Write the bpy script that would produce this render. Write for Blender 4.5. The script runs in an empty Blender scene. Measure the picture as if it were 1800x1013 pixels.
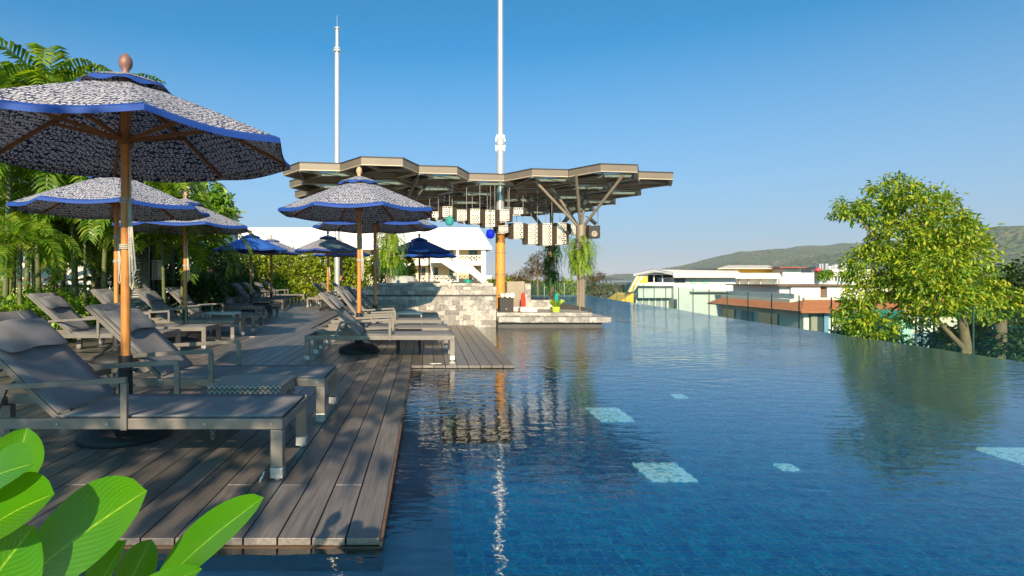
import bpy, math, random
import numpy as np
from mathutils import Vector, Matrix
random.seed(7); RNG = np.random.default_rng(11)
S = bpy.context.scene; COL = S.collection
PI = math.pi; rad = math.radians
H = 1.10; HOR = 488.0; VX = 750.0; F = 1000.0
def P(px, py, Y): return Vector(((px-VX)*Y/F, Y, H+(HOR-py)*Y/F))

# ------------------------------------------------------------------ materials
def newmat(name):
    m = bpy.data.materials.new(name); m.use_nodes = True
    nt = m.node_tree; b = nt.nodes['Principled BSDF']; return m, nt, b
def N(nt, t, **kw):
    n = nt.nodes.new(t)
    for k, v in kw.items():
        if k in n.inputs: n.inputs[k].default_value = v
        else: setattr(n, k, v)
    return n
def L(nt, a, b): nt.links.new(a, b)
def ramp(nt, fac, stops):
    r = nt.nodes.new('ShaderNodeValToRGB'); e = r.color_ramp.elements
    while len(e) < len(stops): e.new(0.5)
    for i, (p, c) in enumerate(stops):
        e[i].position = p; e[i].color = (*c, 1)
    L(nt, fac, r.inputs[0]); return r
def coords(nt, scale=(1,1,1), kind='Object'):
    tc = N(nt, 'ShaderNodeTexCoord'); mp = N(nt, 'ShaderNodeMapping'); mp.inputs['Scale'].default_value = scale
    L(nt, tc.outputs[kind], mp.inputs[0]); return mp.outputs[0]
def wcoords(nt, scale=(1,1,1)):
    g = N(nt, 'ShaderNodeNewGeometry'); mp = N(nt, 'ShaderNodeMapping'); mp.inputs['Scale'].default_value = scale
    L(nt, g.outputs['Position'], mp.inputs[0]); return mp.outputs[0]
def bump(nt, b, h, strength=.3, dist=.01):
    bp = N(nt, 'ShaderNodeBump'); bp.inputs['Strength'].default_value = strength; bp.inputs['Distance'].default_value = dist
    L(nt, h, bp.inputs['Height']); L(nt, bp.outputs[0], b.inputs['Normal'])
def M(name, col, rough=.6, metal=0, var=.15, scale=6, bmp=.1, spec=.5, stretch=(1,1,1), bscale=None):
    m, nt, b = newmat(name)
    b.inputs['Roughness'].default_value = rough; b.inputs['Metallic'].default_value = metal
    b.inputs['Specular IOR Level'].default_value = spec
    v = wcoords(nt, stretch)
    n = N(nt, 'ShaderNodeTexNoise', Scale=scale, Detail=6.0, Roughness=.65); L(nt, v, n.inputs[0])
    c0 = tuple(max(0, c*(1-var)) for c in col); c1 = tuple(min(1, c*(1+var)) for c in col)
    r = ramp(nt, n.outputs[0], [(.3, c0), (.7, c1)]); L(nt, r.outputs[0], b.inputs['Base Color'])
    if bmp:
        n2 = N(nt, 'ShaderNodeTexNoise', Scale=bscale or scale*6, Detail=4.0); L(nt, v, n2.inputs[0])
        bump(nt, b, n2.outputs[0], bmp, .01)
    return m
MT = {}
MT['frame'] = M('grey_metal', (.175,.158,.142), .45, .35, .12, 9, .03)
MT['cap'] = M('bare_metal', (.45,.45,.45), .3, .7, .2, 20, .05)
MT['black'] = M('black_rubber', (.014,.014,.016), .6, 0, .3, 12, .1)
MT['wood'] = M('teak', (.50,.20,.045), .42, 0, .3, 7, .1, stretch=(5,5,.6))
MT['woodrib'] = M('rib_wood', (.26,.11,.035), .5, 0, .25, 9, .1)
MT['finial'] = M('pale_wood', (.52,.34,.20), .5, 0, .15, 9, .05)
MT['finial_pink'] = M('weathered_wood', (.20,.105,.09), .5, 0, .2, 14, .05)
MT['rope'] = M('rope', (.45,.43,.38), .8, 0, .2, 60, .3)
MT['bluecanvas'] = M('solid_blue_canvas', (.014,.10,.42), .75, 0, .12, 5, .1)
MT['trim'] = M('blue_canvas', (.006,.050,.27), .75, 0, .12, 5, .1)
MT['steel'] = M('galvanised_steel', (.62,.62,.60), .35, .55, .1, 5, .03)
MT['tan'] = M('bronze_aluminium', (.19,.155,.118), .5, .1, .1, 2, .03)
MT['tanlight'] = M('pale_bronze_aluminium', (.55,.45,.33), .5, .1, .1, 2, .03)  # lit copy of the canopy bronze, light on the underside put into colour
MT['bronze'] = M('dark_bronze', (.26,.21,.155), .5, .3, .12, 3, .03)
MT['blackpanel'] = M('roof_lining', (.028,.026,.025), .7, 0, .2, 2, .02)
MT['darkpanel'] = M('dark_panel', (.05,.047,.045), .6, 0, .2, 2, .02)
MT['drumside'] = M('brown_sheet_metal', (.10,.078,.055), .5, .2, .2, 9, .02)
MT['mesh'] = M('perforated_metal', (.52,.49,.44), .45, .2, .12, 7, .02)
MT['bamboo'] = M('lacquered_wood', (.62,.27,.05), .5, 0, .22, 5, .08, stretch=(3,3,1))
MT['white'] = M('white_render', (.76,.72,.65), .85, 0, .05, 1.2, .05)
MT['whiteroof'] = M('white_roof', (.83,.83,.84), .7, 0, .03, .6, .02)
MT['cream'] = M('cream_render', (.72,.56,.33), .9, 0, .06, 1, .03)
MT['greywall'] = M('pale_grey_render', (.52,.53,.55), .9, 0, .06, .8, .03)
MT['midgrey'] = M('grey_render', (.33,.34,.37), .8, 0, .1, 1, .03)
MT['redwood'] = M('red_brown_paint', (.30,.075,.055), .6, 0, .15, 3, .03)
MT['glassdark'] = M('dark_window_glass', (.05,.06,.06), .12, 0, .3, .6, 0)
MT['greenglass'] = M('green_window_glass', (.30,.52,.40), .2, 0, .15, .8, 0)
MT['yellow'] = M('yellow_paint', (.80,.45,.04), .6, 0, .08, 1, .03)
MT['tealp'] = M('teal_paint', (.05,.42,.32), .6, 0, .1, 2, .03)
MT['palet'] = M('pale_teal_paint', (.35,.58,.52), .6, 0, .1, 2, .03)
MT['bluep'] = M('blue_paint', (.16,.30,.48), .5, 0, .1, 3, .03)
MT['red'] = M('red_paint', (.75,.05,.025), .4, 0, .1, 6, .03)
MT['board_green'] = M('green_paint', (.01,.32,.22), .35, 0, .1, 6, .03)
MT['navy'] = M('navy_fabric', (.022,.035,.06), .8, 0, .15, 8, .1)
MT['cushion'] = M('cushion_fabric', (.55,.50,.45), .9, 0, .08, 10, .15)
MT['towel'] = M('towelling', (.74,.68,.56), .95, 0, .12, 50, .5)
MT['darkwicker'] = None
MT['darkstone'] = M('dark_stone', (.06,.055,.05), .6, 0, .3, 3, .2)
MT['bark'] = M('bark', (.17,.12,.08), .9, 0, .35, 8, .6, stretch=(1,1,.4))
MT['palmbark'] = M('palm_stem', (.10,.12,.04), .6, 0, .45, 5, .2, stretch=(.6,.6,6))
MT['flower'] = M('white_petal', (.85,.82,.70), .6, 0, .05, 20, .02)
MT['redflower'] = M('red_petal', (.6,.05,.05), .6, 0, .2, 20, .02)
MT['soil'] = M('soil', (.05,.04,.025), .95, 0, .3, 3, .3)
MT['rail_brown'] = M('brown_timber', (.15,.085,.05), .7, 0, .3, 6, .2)
MT['signgrey'] = M('slate_sign', (.045,.052,.058), .45, 0, .08, 4, .02)
MT['letter'] = M('pale_letter', (.55,.57,.58), .6, 0, .05, 4, 0)
MT['terrace'] = M('terrace_stone', (.14,.13,.12), .7, 0, .2, 3, .1)
MT['sand'] = M('bare_earth', (.48,.33,.22), .95, 0, .2, .02, 0)
MT['tarp'] = M('grey_cover', (.30,.32,.31), .6, 0, .2, 4, .5)
MT['planter'] = M('lime_ceramic', (.45,.62,.05), .5, 0, .1, 9, .03)
MT['posts'] = M('green_glass_edge', (.04,.085,.07), .3, 0, .1, 3, 0)
MT['darkrail'] = M('roof_edge', (.035,.032,.03), .6, 0, .15, 3, .02)

def wicker(name, c):
    m, nt, b = newmat(name); b.inputs['Roughness'].default_value = .5
    v = coords(nt, (1,1,1))
    br = N(nt, 'ShaderNodeTexChecker', Scale=58.0); L(nt, v, br.inputs[0])
    br.inputs['Color1'].default_value = (*c,1); br.inputs['Color2'].default_value = (*[x*.28 for x in c],1)
    L(nt, br.outputs[0], b.inputs['Base Color']); bump(nt, b, br.outputs['Fac'], .8, .006); return m
MT['wicker'] = wicker('grey_wicker', (.32,.28,.25)); MT['darkwicker'] = wicker('dark_wicker', (.045,.035,.03))

def fabric(name, c, tr=0):
    m, nt, b = newmat(name); b.inputs['Roughness'].default_value = .85
    v = coords(nt)
    w1 = N(nt, 'ShaderNodeTexWave', Scale=90.0, bands_direction='X'); w2 = N(nt, 'ShaderNodeTexWave', Scale=90.0, bands_direction='Y')
    L(nt, v, w1.inputs[0]); L(nt, v, w2.inputs[0])
    ad = N(nt, 'ShaderNodeMath', operation='MULTIPLY'); L(nt, w1.outputs['Fac'], ad.inputs[0]); L(nt, w2.outputs['Fac'], ad.inputs[1])
    n = N(nt, 'ShaderNodeTexNoise', Scale=5.0, Detail=6.0); L(nt, v, n.inputs[0])
    r = ramp(nt, n.outputs[0], [(.3, tuple(x*.82 for x in c)), (.7, tuple(x*1.18 for x in c))]); L(nt, r.outputs[0], b.inputs['Base Color'])
    bump(nt, b, ad.outputs[0], .25, .003); return m
MT['sling'] = fabric('sling_fabric', (.185,.182,.190)); MT['pillow'] = fabric('pillow_fabric', (.220,.218,.226))

def pattern():
    m, nt, b = newmat('patterned_canvas'); b.inputs['Roughness'].default_value = .85
    v = coords(nt, (.8,1.25,1))
    vo = N(nt, 'ShaderNodeTexVoronoi', Scale=36.0, feature='DISTANCE_TO_EDGE'); L(nt, v, vo.inputs[0]); vo.inputs['Randomness'].default_value = .6
    r = ramp(nt, vo.outputs['Distance'], [(.10, (.008,.018,.07)), (.15, (.54,.54,.58))])
    L(nt, r.outputs[0], b.inputs['Base Color'])
    t = N(nt, 'ShaderNodeBsdfTranslucent'); L(nt, r.outputs[0], t.inputs[0])
    mx = N(nt, 'ShaderNodeMixShader'); mx.inputs[0].default_value = .10
    L(nt, b.outputs[0], mx.inputs[1]); L(nt, t.outputs[0], mx.inputs[2]); L(nt, mx.outputs[0], nt.nodes['Material Output'].inputs[0]); return m
MT['pattern'] = pattern()
def foliage(name, cols, trans=.35, rough=.5, hue=None):
    m, nt, b = newmat(name); b.inputs['Roughness'].default_value = rough
    g = N(nt, 'ShaderNodeNewGeometry')
    r = ramp(nt, g.outputs['Random Per Island'], [(i/(len(cols)-1), c) for i, c in enumerate(cols)])
    L(nt, r.outputs[0], b.inputs['Base Color'])
    t = N(nt, 'ShaderNodeBsdfTranslucent')
    mc = N(nt, 'ShaderNodeMix', data_type='RGBA', blend_type='MULTIPLY'); mc.inputs[0].default_value = 1
    L(nt, r.outputs[0], mc.inputs[6]); mc.inputs[7].default_value = (1.7,1.6,.6,1); L(nt, mc.outputs[2], t.inputs[0])
    mx = N(nt, 'ShaderNodeMixShader'); mx.inputs[0].default_value = trans
    L(nt, b.outputs[0], mx.inputs[1]); L(nt, t.outputs[0], mx.inputs[2]); L(nt, mx.outputs[0], nt.nodes['Material Output'].inputs[0]); return m
MT['f_tree'] = foliage('golden_green_leaves', [(.05,.14,.012),(.15,.28,.015),(.30,.40,.02),(.45,.44,.025)])
MT['f_dark'] = foliage('dark_green_leaves', [(.015,.045,.012),(.035,.085,.018),(.06,.12,.02)])
MT['f_hedge'] = foliage('hedge_leaves', [(.07,.14,.01),(.20,.28,.015),(.38,.42,.02)])
MT['f_shrub'] = foliage('shrub_leaves', [(.06,.16,.012),(.16,.32,.02),(.32,.44,.04)])
MT['f_palm'] = foliage('palm_leaves', [(.05,.13,.012),(.13,.25,.018),(.30,.37,.03)], .45, .4)
MT['f_fern'] = foliage('fern_fronds', [(.10,.22,.015),(.22,.34,.02),(.32,.42,.03)])
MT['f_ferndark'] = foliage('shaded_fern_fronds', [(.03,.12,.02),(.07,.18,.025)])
MT['f_dry'] = foliage('dry_needles', [(.12,.10,.05),(.20,.15,.08)], .2)
def bigleaf():
    m, nt, b = newmat('glossy_leaf'); b.inputs['Roughness'].default_value = .26
    tc = N(nt, 'ShaderNodeTexCoord'); sx = N(nt, 'ShaderNodeSeparateXYZ'); L(nt, tc.outputs['UV'], sx.inputs[0])
    a = N(nt, 'ShaderNodeMath', operation='SUBTRACT'); a.inputs[1].default_value = .5; L(nt, sx.outputs[0], a.inputs[0])
    ab = N(nt, 'ShaderNodeMath', operation='ABSOLUTE'); L(nt, a.outputs[0], ab.inputs[0])
    r = ramp(nt, ab.outputs[0], [(.0, (.26,.48,.04)), (.010, (.19,.40,.03)), (.018, (.055,.225,.007))])
    n = N(nt, 'ShaderNodeTexNoise', Scale=8.0, Detail=4.0); L(nt, tc.outputs['Object'], n.inputs[0])
    mx2 = N(nt, 'ShaderNodeMix', data_type='RGBA', blend_type='MULTIPLY'); mx2.inputs[0].default_value = .6
    r2 = ramp(nt, n.outputs[0], [(.3,(.6,.8,.5)),(.62,(1.5,1.15,1.0))]); L(nt, r.outputs[0], mx2.inputs[6]); L(nt, r2.outputs[0], mx2.inputs[7])
    LEAFCOL = mx2
    mp_ = N(nt, 'ShaderNodeCombineXYZ'); ml = N(nt, 'ShaderNodeMath', operation='MULTIPLY_ADD'); ml.inputs[1].default_value = -.9; L(nt, ab.outputs[0], ml.inputs[0]); L(nt, sx.outputs[1], ml.inputs[2]); L(nt, ml.outputs[0], mp_.inputs[0])
    wv_ = N(nt, 'ShaderNodeTexWave', Scale=5.5, bands_direction='X', Distortion=.6); L(nt, mp_.outputs[0], wv_.inputs[0])
    r3 = ramp(nt, wv_.outputs['Fac'], [(0,(1.35,1.25,1.2)),(.10,(1.0,1.0,1.0)),(1,(.86,.9,.86))]); mx3 = N(nt, 'ShaderNodeMix', data_type='RGBA', blend_type='MULTIPLY'); mx3.inputs[0].default_value = 1
    L(nt, LEAFCOL.outputs[2], mx3.inputs[6]); L(nt, r3.outputs[0], mx3.inputs[7]); L(nt, mx3.outputs[2], b.inputs['Base Color']); bump(nt, b, wv_.outputs['Fac'], .14, .002)
    t = N(nt, 'ShaderNodeBsdfTranslucent'); t.inputs[0].default_value = (.26,.52,.006,1)
    mx = N(nt, 'ShaderNodeMixShader'); mx.inputs[0].default_value = .4
    L(nt, b.outputs[0], mx.inputs[1]); L(nt, t.outputs[0], mx.inputs[2]); L(nt, mx.outputs[0], nt.nodes['Material Output'].inputs[0]); return m
MT['bigleaf'] = bigleaf()
def glass(name, tint, refl=.12):
    m, nt, b = newmat(name); nt.nodes.remove(b)
    t = N(nt, 'ShaderNodeBsdfTransparent'); t.inputs[0].default_value = (*tint,1)
    g = N(nt, 'ShaderNodeBsdfGlossy'); g.inputs['Roughness'].default_value = .03
    lw = N(nt, 'ShaderNodeLayerWeight'); lw.inputs[0].default_value = .5
    pw = N(nt, 'ShaderNodeMath', operation='POWER'); pw.inputs[1].default_value = 5.0; L(nt, lw.outputs['Facing'], pw.inputs[0])
    fr = N(nt, 'ShaderNodeMath', operation='MULTIPLY_ADD'); fr.inputs[1].default_value = .3; fr.inputs[2].default_value = .03; L(nt, pw.outputs[0], fr.inputs[0])
    d = N(nt, 'ShaderNodeBsdfDiffuse'); d.inputs[0].default_value = (*tint,1) if tint[0] < .5 else (.55,.66,.60,1)
    mx = N(nt, 'ShaderNodeMixShader'); L(nt, fr.outputs[0], mx.inputs[0]); L(nt, t.outputs[0], mx.inputs[1]); L(nt, g.outputs[0], mx.inputs[2])
    m2 = N(nt, 'ShaderNodeMixShader'); m2.inputs[0].default_value = refl; L(nt, mx.outputs[0], m2.inputs[1]); L(nt, d.outputs[0], m2.inputs[2])
    L(nt, m2.outputs[0], nt.nodes['Material Output'].inputs[0]); return m
MT['glass'] = glass('fence_glass', (.86,.95,.90), .02); MT['roofglass'] = glass('roof_glass', (.65,.82,.88), .25)
MT['tealglass'] = glass('teal_glass', (.15,.65,.60), .3); MT['blueglass'] = glass('blue_glass', (.03,.08,.85), .3)
def deckmat():
    m, nt, b = newmat('deck_boards')
    g = N(nt, 'ShaderNodeNewGeometry'); v = wcoords(nt, (60,2.2,60))
    n = N(nt, 'ShaderNodeTexNoise', Scale=1.0, Detail=8.0, Roughness=.7); L(nt, v, n.inputs[0])
    v2 = wcoords(nt, (1,.6,1)); n2 = N(nt, 'ShaderNodeTexNoise', Scale=1.6, Detail=6.0, Roughness=.6); L(nt, v2, n2.inputs[0])
    r0 = ramp(nt, g.outputs['Random Per Island'], [(0,(.095,.088,.083)),(1,(.160,.147,.136))])
    r = ramp(nt, n.outputs[0], [(.3,(.62,.62,.62)),(.72,(1.5,1.45,1.4))])
    a = N(nt, 'ShaderNodeMix', data_type='RGBA', blend_type='MULTIPLY'); a.inputs[0].default_value = 1
    L(nt, r0.outputs[0], a.inputs[6]); L(nt, r.outputs[0], a.inputs[7])
    r2 = ramp(nt, n2.outputs[0], [(.35,(.75,.75,.75)),(.65,(1.25,1.22,1.2))])
    a2 = N(nt, 'ShaderNodeMix', data_type='RGBA', blend_type='MULTIPLY'); a2.inputs[0].default_value = 1
    L(nt, a.outputs[2], a2.inputs[6]); L(nt, r2.outputs[0], a2.inputs[7]); L(nt, a2.outputs[2], b.inputs['Base Color'])
    rr = N(nt, 'ShaderNodeMapRange'); rr.inputs[3].default_value = .28; rr.inputs[4].default_value = .52; L(nt, n2.outputs[0], rr.inputs[0]); L(nt, rr.outputs[0], b.inputs['Roughness'])
    bump(nt, b, n.outputs[0], .35, .004); return m
MT['deck'] = deckmat()
def stonetile(name, sx=.32, sy=.09):
    m, nt, b = newmat(name)
    v = wcoords(nt)   # use x+y as horizontal so that every face of a block gets courses
    s = N(nt, 'ShaderNodeSeparateXYZ'); L(nt, v, s.inputs[0])
    ad = N(nt, 'ShaderNodeMath', operation='ADD'); L(nt, s.outputs[0], ad.inputs[0]); L(nt, s.outputs[1], ad.inputs[1])
    cb = N(nt, 'ShaderNodeCombineXYZ'); L(nt, ad.outputs[0], cb.inputs[0]); L(nt, s.outputs[2], cb.inputs[1])
    br = N(nt, 'ShaderNodeTexBrick', Scale=1.0); L(nt, cb.outputs[0], br.inputs[0])
    br.inputs['Color1'].default_value = (.38,.35,.31,1); br.inputs['Color2'].default_value = (.13,.125,.12,1); br.inputs['Mortar'].default_value = (.20,.18,.16,1)
    br.inputs['Mortar Size'].default_value = .004; br.inputs['Brick Width'].default_value = sx; br.inputs['Row Height'].default_value = sy; br.inputs['Bias'].default_value = -.1
    n = N(nt, 'ShaderNodeTexNoise', Scale=7.0, Detail=8.0, Roughness=.7, Distortion=1.6); L(nt, v, n.inputs[0])
    r = ramp(nt, n.outputs[0], [(.36,(.6,.6,.6)),(.48,(1.0,1.0,1.0)),(.53,(1.5,1.46,1.4)),(.58,(.95,.95,.95)),(.72,(.7,.72,.7))])
    a = N(nt, 'ShaderNodeMix', data_type='RGBA', blend_type='MULTIPLY'); a.inputs[0].default_value = 1
    L(nt, br.outputs[0], a.inputs[6]); L(nt, r.outputs[0], a.inputs[7]); L(nt, a.outputs[2], b.inputs['Base Color'])
    b.inputs['Roughness'].default_value = .55; bump(nt, b, br.outputs['Fac'], -.4, .004); return m
MT['stone'] = stonetile('veined_stone_tiles', .17, .115)
def rooftile():
    m, nt, b = newmat('terracotta_tiles'); v = wcoords(nt)
    s = N(nt, 'ShaderNodeSeparateXYZ'); L(nt, v, s.inputs[0])
    ad = N(nt, 'ShaderNodeMath', operation='ADD'); L(nt, s.outputs[0], ad.inputs[0]); L(nt, s.outputs[1], ad.inputs[1])
    cb = N(nt, 'ShaderNodeCombineXYZ'); L(nt, ad.outputs[0], cb.inputs[0]); L(nt, s.outputs[2], cb.inputs[1])
    br = N(nt, 'ShaderNodeTexBrick', Scale=1.0); L(nt, cb.outputs[0], br.inputs[0])
    br.inputs['Color1'].default_value = (.80,.25,.09,1); br.inputs['Color2'].default_value = (.64,.18,.06,1); br.inputs['Mortar'].default_value = (.22,.05,.02,1)
    br.inputs['Mortar Size'].default_value = .008; br.inputs['Brick Width'].default_value = .17; br.inputs['Row Height'].default_value = .05
    L(nt, br.outputs[0], b.inputs['Base Color']); b.inputs['Roughness'].default_value = .8; bump(nt, b, br.outputs['Fac'], -.6, .03); return m
MT['tile'] = rooftile()
def poolfloor():
    m, nt, b = newmat('blue_mosaic'); v = wcoords(nt)
    nz = N(nt, 'ShaderNodeTexNoise', Scale=5.0, Detail=3.0); L(nt, v, nz.inputs[0])
    s = N(nt, 'ShaderNodeVectorMath', operation='SCALE'); s.inputs['Scale'].default_value = .085; L(nt, nz.outputs['Color'], s.inputs[0])
    ad = N(nt, 'ShaderNodeVectorMath', operation='ADD'); L(nt, v, ad.inputs[0]); L(nt, s.outputs[0], ad.inputs[1])
    br = N(nt, 'ShaderNodeTexBrick', Scale=1.0, offset=0.0); L(nt, ad.outputs[0], br.inputs[0])
    br.inputs['Color1'].default_value = (.001,.50,.80,1); br.inputs['Color2'].default_value = (.010,.95,1.0,1); br.inputs['Mortar'].default_value = (.45,.90,.85,1)
    br.inputs['Mortar Size'].default_value = .0055; br.inputs['Brick Width'].default_value = .115; br.inputs['Row Height'].default_value = .115
    vo = N(nt, 'ShaderNodeTexVoronoi', Scale=34.0); L(nt, ad.outputs[0], vo.inputs[0])
    r = ramp(nt, vo.outputs['Color'], [(0,(.5,.55,.6)),(.5,(1.0,1.0,1.0)),(.86,(1.3,1.25,1.2)),(1,(2.6,2.2,1.7))])
    a = N(nt, 'ShaderNodeMix', data_type='RGBA', blend_type='MULTIPLY'); a.inputs[0].default_value = 1
    L(nt, br.outputs[0], a.inputs[6]); L(nt, r.outputs[0], a.inputs[7]); L(nt, a.outputs[2], b.inputs['Base Color'])
    b.inputs['Roughness'].default_value = .5; return m
MT['poolfloor'] = poolfloor()
MT['poolwall'] = M('pool_wall_paint', (.004,.78,.95), .5, 0, .15, 2, .02)
MT['aqua'] = M('aqua_mosaic', (.80,.92,.88), .4, 0, .5, 11, .05)
def aqua():
    m, nt, b = newmat('aqua_mosaic'); v = wcoords(nt); b.inputs['Roughness'].default_value = .4
    nz = N(nt, 'ShaderNodeTexNoise', Scale=6.0, Detail=3.0); L(nt, v, nz.inputs[0])
    s_ = N(nt, 'ShaderNodeVectorMath', operation='SCALE'); s_.inputs['Scale'].default_value = .25; L(nt, nz.outputs['Color'], s_.inputs[0])
    ad = N(nt, 'ShaderNodeVectorMath', operation='ADD'); L(nt, v, ad.inputs[0]); L(nt, s_.outputs[0], ad.inputs[1])
    vo = N(nt, 'ShaderNodeTexVoronoi', Scale=11.0, feature='DISTANCE_TO_EDGE'); L(nt, ad.outputs[0], vo.inputs[0])
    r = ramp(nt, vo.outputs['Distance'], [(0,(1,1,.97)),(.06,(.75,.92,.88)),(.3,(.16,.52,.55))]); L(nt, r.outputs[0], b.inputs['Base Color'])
    L(nt, r.outputs[0], b.inputs['Emission Color']); b.inputs['Emission Strength'].default_value = .2; return m  # caustic light net painted into the colour, glow added to brighten the squares
MT['aqua'] = aqua()
def ledge():
    m, nt, b = newmat('dark_stone_slabs'); v = wcoords(nt)
    br = N(nt, 'ShaderNodeTexBrick', Scale=1.0, offset=0.0); L(nt, v, br.inputs[0])
    br.inputs['Color1'].default_value = (.34,.37,.44,1); br.inputs['Color2'].default_value = (.44,.46,.52,1); br.inputs['Mortar'].default_value = (.42,.40,.36,1)
    br.inputs['Mortar Size'].default_value = .003; br.inputs['Brick Width'].default_value = .6; br.inputs['Row Height'].default_value = .45
    n = N(nt, 'ShaderNodeTexNoise', Scale=4.0, Detail=6.0); L(nt, v, n.inputs[0])
    r = ramp(nt, n.outputs[0], [(.3,(.7,.7,.7)),(.7,(1.4,1.3,1.2))])
    a = N(nt, 'ShaderNodeMix', data_type='RGBA', blend_type='MULTIPLY'); a.inputs[0].default_value = 1
    L(nt, br.outputs[0], a.inputs[6]); L(nt, r.outputs[0], a.inputs[7]); L(nt, a.outputs[2], b.inputs['Base Color']); b.inputs['Roughness'].default_value = .6; return m
MT['ledge'] = ledge()
def water(name, tint, bscales, strength, dist, body=None, vary=False):
    m, nt, b = newmat(name); nt.nodes.remove(b)
    v = wcoords(nt, (.85,2.0,1))
    hs = None
    for sc, w, d in bscales:
        n = N(nt, 'ShaderNodeTexNoise', Scale=sc, Detail=d, Roughness=.5, Distortion=.4); L(nt, v, n.inputs[0])
        mu = N(nt, 'ShaderNodeMath', operation='MULTIPLY'); mu.inputs[1].default_value = w; L(nt, n.outputs[0], mu.inputs[0])
        if hs is None: hs = mu
        else:
            a = N(nt, 'ShaderNodeMath', operation='ADD'); L(nt, hs.outputs[0], a.inputs[0]); L(nt, mu.outputs[0], a.inputs[1]); hs = a
    bp = N(nt, 'ShaderNodeBump'); bp.inputs['Strength'].default_value = strength; bp.inputs['Distance'].default_value = dist; L(nt, hs.outputs[0], bp.inputs['Height'])
    if vary:   # the breeze ruffles the open far water more than the sheltered corner by the deck
        sp_ = N(nt, 'ShaderNodeSeparateXYZ'); g_ = N(nt, 'ShaderNodeNewGeometry'); L(nt, g_.outputs['Position'], sp_.inputs[0])
        mr = N(nt, 'ShaderNodeMapRange'); mr.inputs[1].default_value = 4.5; mr.inputs[2].default_value = 30; mr.inputs[3].default_value = .075; mr.inputs[4].default_value = 1.35; L(nt, sp_.outputs[1], mr.inputs[0])
        pn = N(nt, 'ShaderNodeTexNoise', Scale=.35, Detail=2.0); L(nt, v, pn.inputs[0])
        pr = N(nt, 'ShaderNodeMapRange'); pr.inputs[1].default_value = .35; pr.inputs[2].default_value = .65; pr.inputs[3].default_value = .6; pr.inputs[4].default_value = 1.25; L(nt, pn.outputs[0], pr.inputs[0])
        mm = N(nt, 'ShaderNodeMath', operation='MULTIPLY'); L(nt, mr.outputs[0], mm.inputs[0]); L(nt, pr.outputs[0], mm.inputs[1]); L(nt, mm.outputs[0], bp.inputs['Strength'])
    fr = N(nt, 'ShaderNodeFresnel'); fr.inputs[0].default_value = 1.52; L(nt, bp.outputs[0], fr.inputs['Normal'])
    g = N(nt, 'ShaderNodeBsdfGlossy'); g.inputs['Roughness'].default_value = .015; g.inputs[0].default_value = (1,1,1,1); L(nt, bp.outputs[0], g.inputs['Normal'])
    if body:
        t = N(nt, 'ShaderNodeBsdfDiffuse'); t.inputs[0].default_value = (*body,1)
    else:
        t = N(nt, 'ShaderNodeBsdfTransparent'); t.inputs[0].default_value = (*tint,1)
    mx = N(nt, 'ShaderNodeMixShader'); L(nt, fr.outputs[0], mx.inputs[0]); L(nt, t.outputs[0], mx.inputs[1]); L(nt, g.outputs[0], mx.inputs[2])
    L(nt, mx.outputs[0], nt.nodes['Material Output'].inputs[0]); return m
MT['water'] = water('pool_water', (.60,1.0,1.0), [(4.2,1.0,1.5),(12.0,.40,2.0),(26,.07,1.0)], .5, .045, vary=True)
MT['sea'] = water('sea_water', None, [(.02,1.0,3.0),(.2,.15,3.0)], .3, 1.2, body=(.006,.12,.33))
def hillmat(name, cols, scale=.012):
    m, nt, b = newmat(name); v = wcoords(nt)
    n = N(nt, 'ShaderNodeTexNoise', Scale=scale, Detail=10.0, Roughness=.75); L(nt, v, n.inputs[0])
    r = ramp(nt, n.outputs[0], [(.3+.4*i/(len(cols)-1), c) for i, c in enumerate(cols)]); L(nt, r.outputs[0], b.inputs['Base Color'])
    b.inputs['Roughness'].default_value = 1; n2 = N(nt, 'ShaderNodeTexVoronoi', Scale=.05); L(nt, v, n2.inputs[0]); bump(nt, b, n2.outputs[0], 1.0, 14.0); return m
MT['hill'] = hillmat('wooded_hill', [(.015,.045,.015),(.04,.085,.025),(.08,.11,.035),(.20,.15,.08)])
MT['land'] = hillmat('low_land', [(.05,.075,.02),(.10,.11,.04),(.16,.14,.07)], .03)

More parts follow.
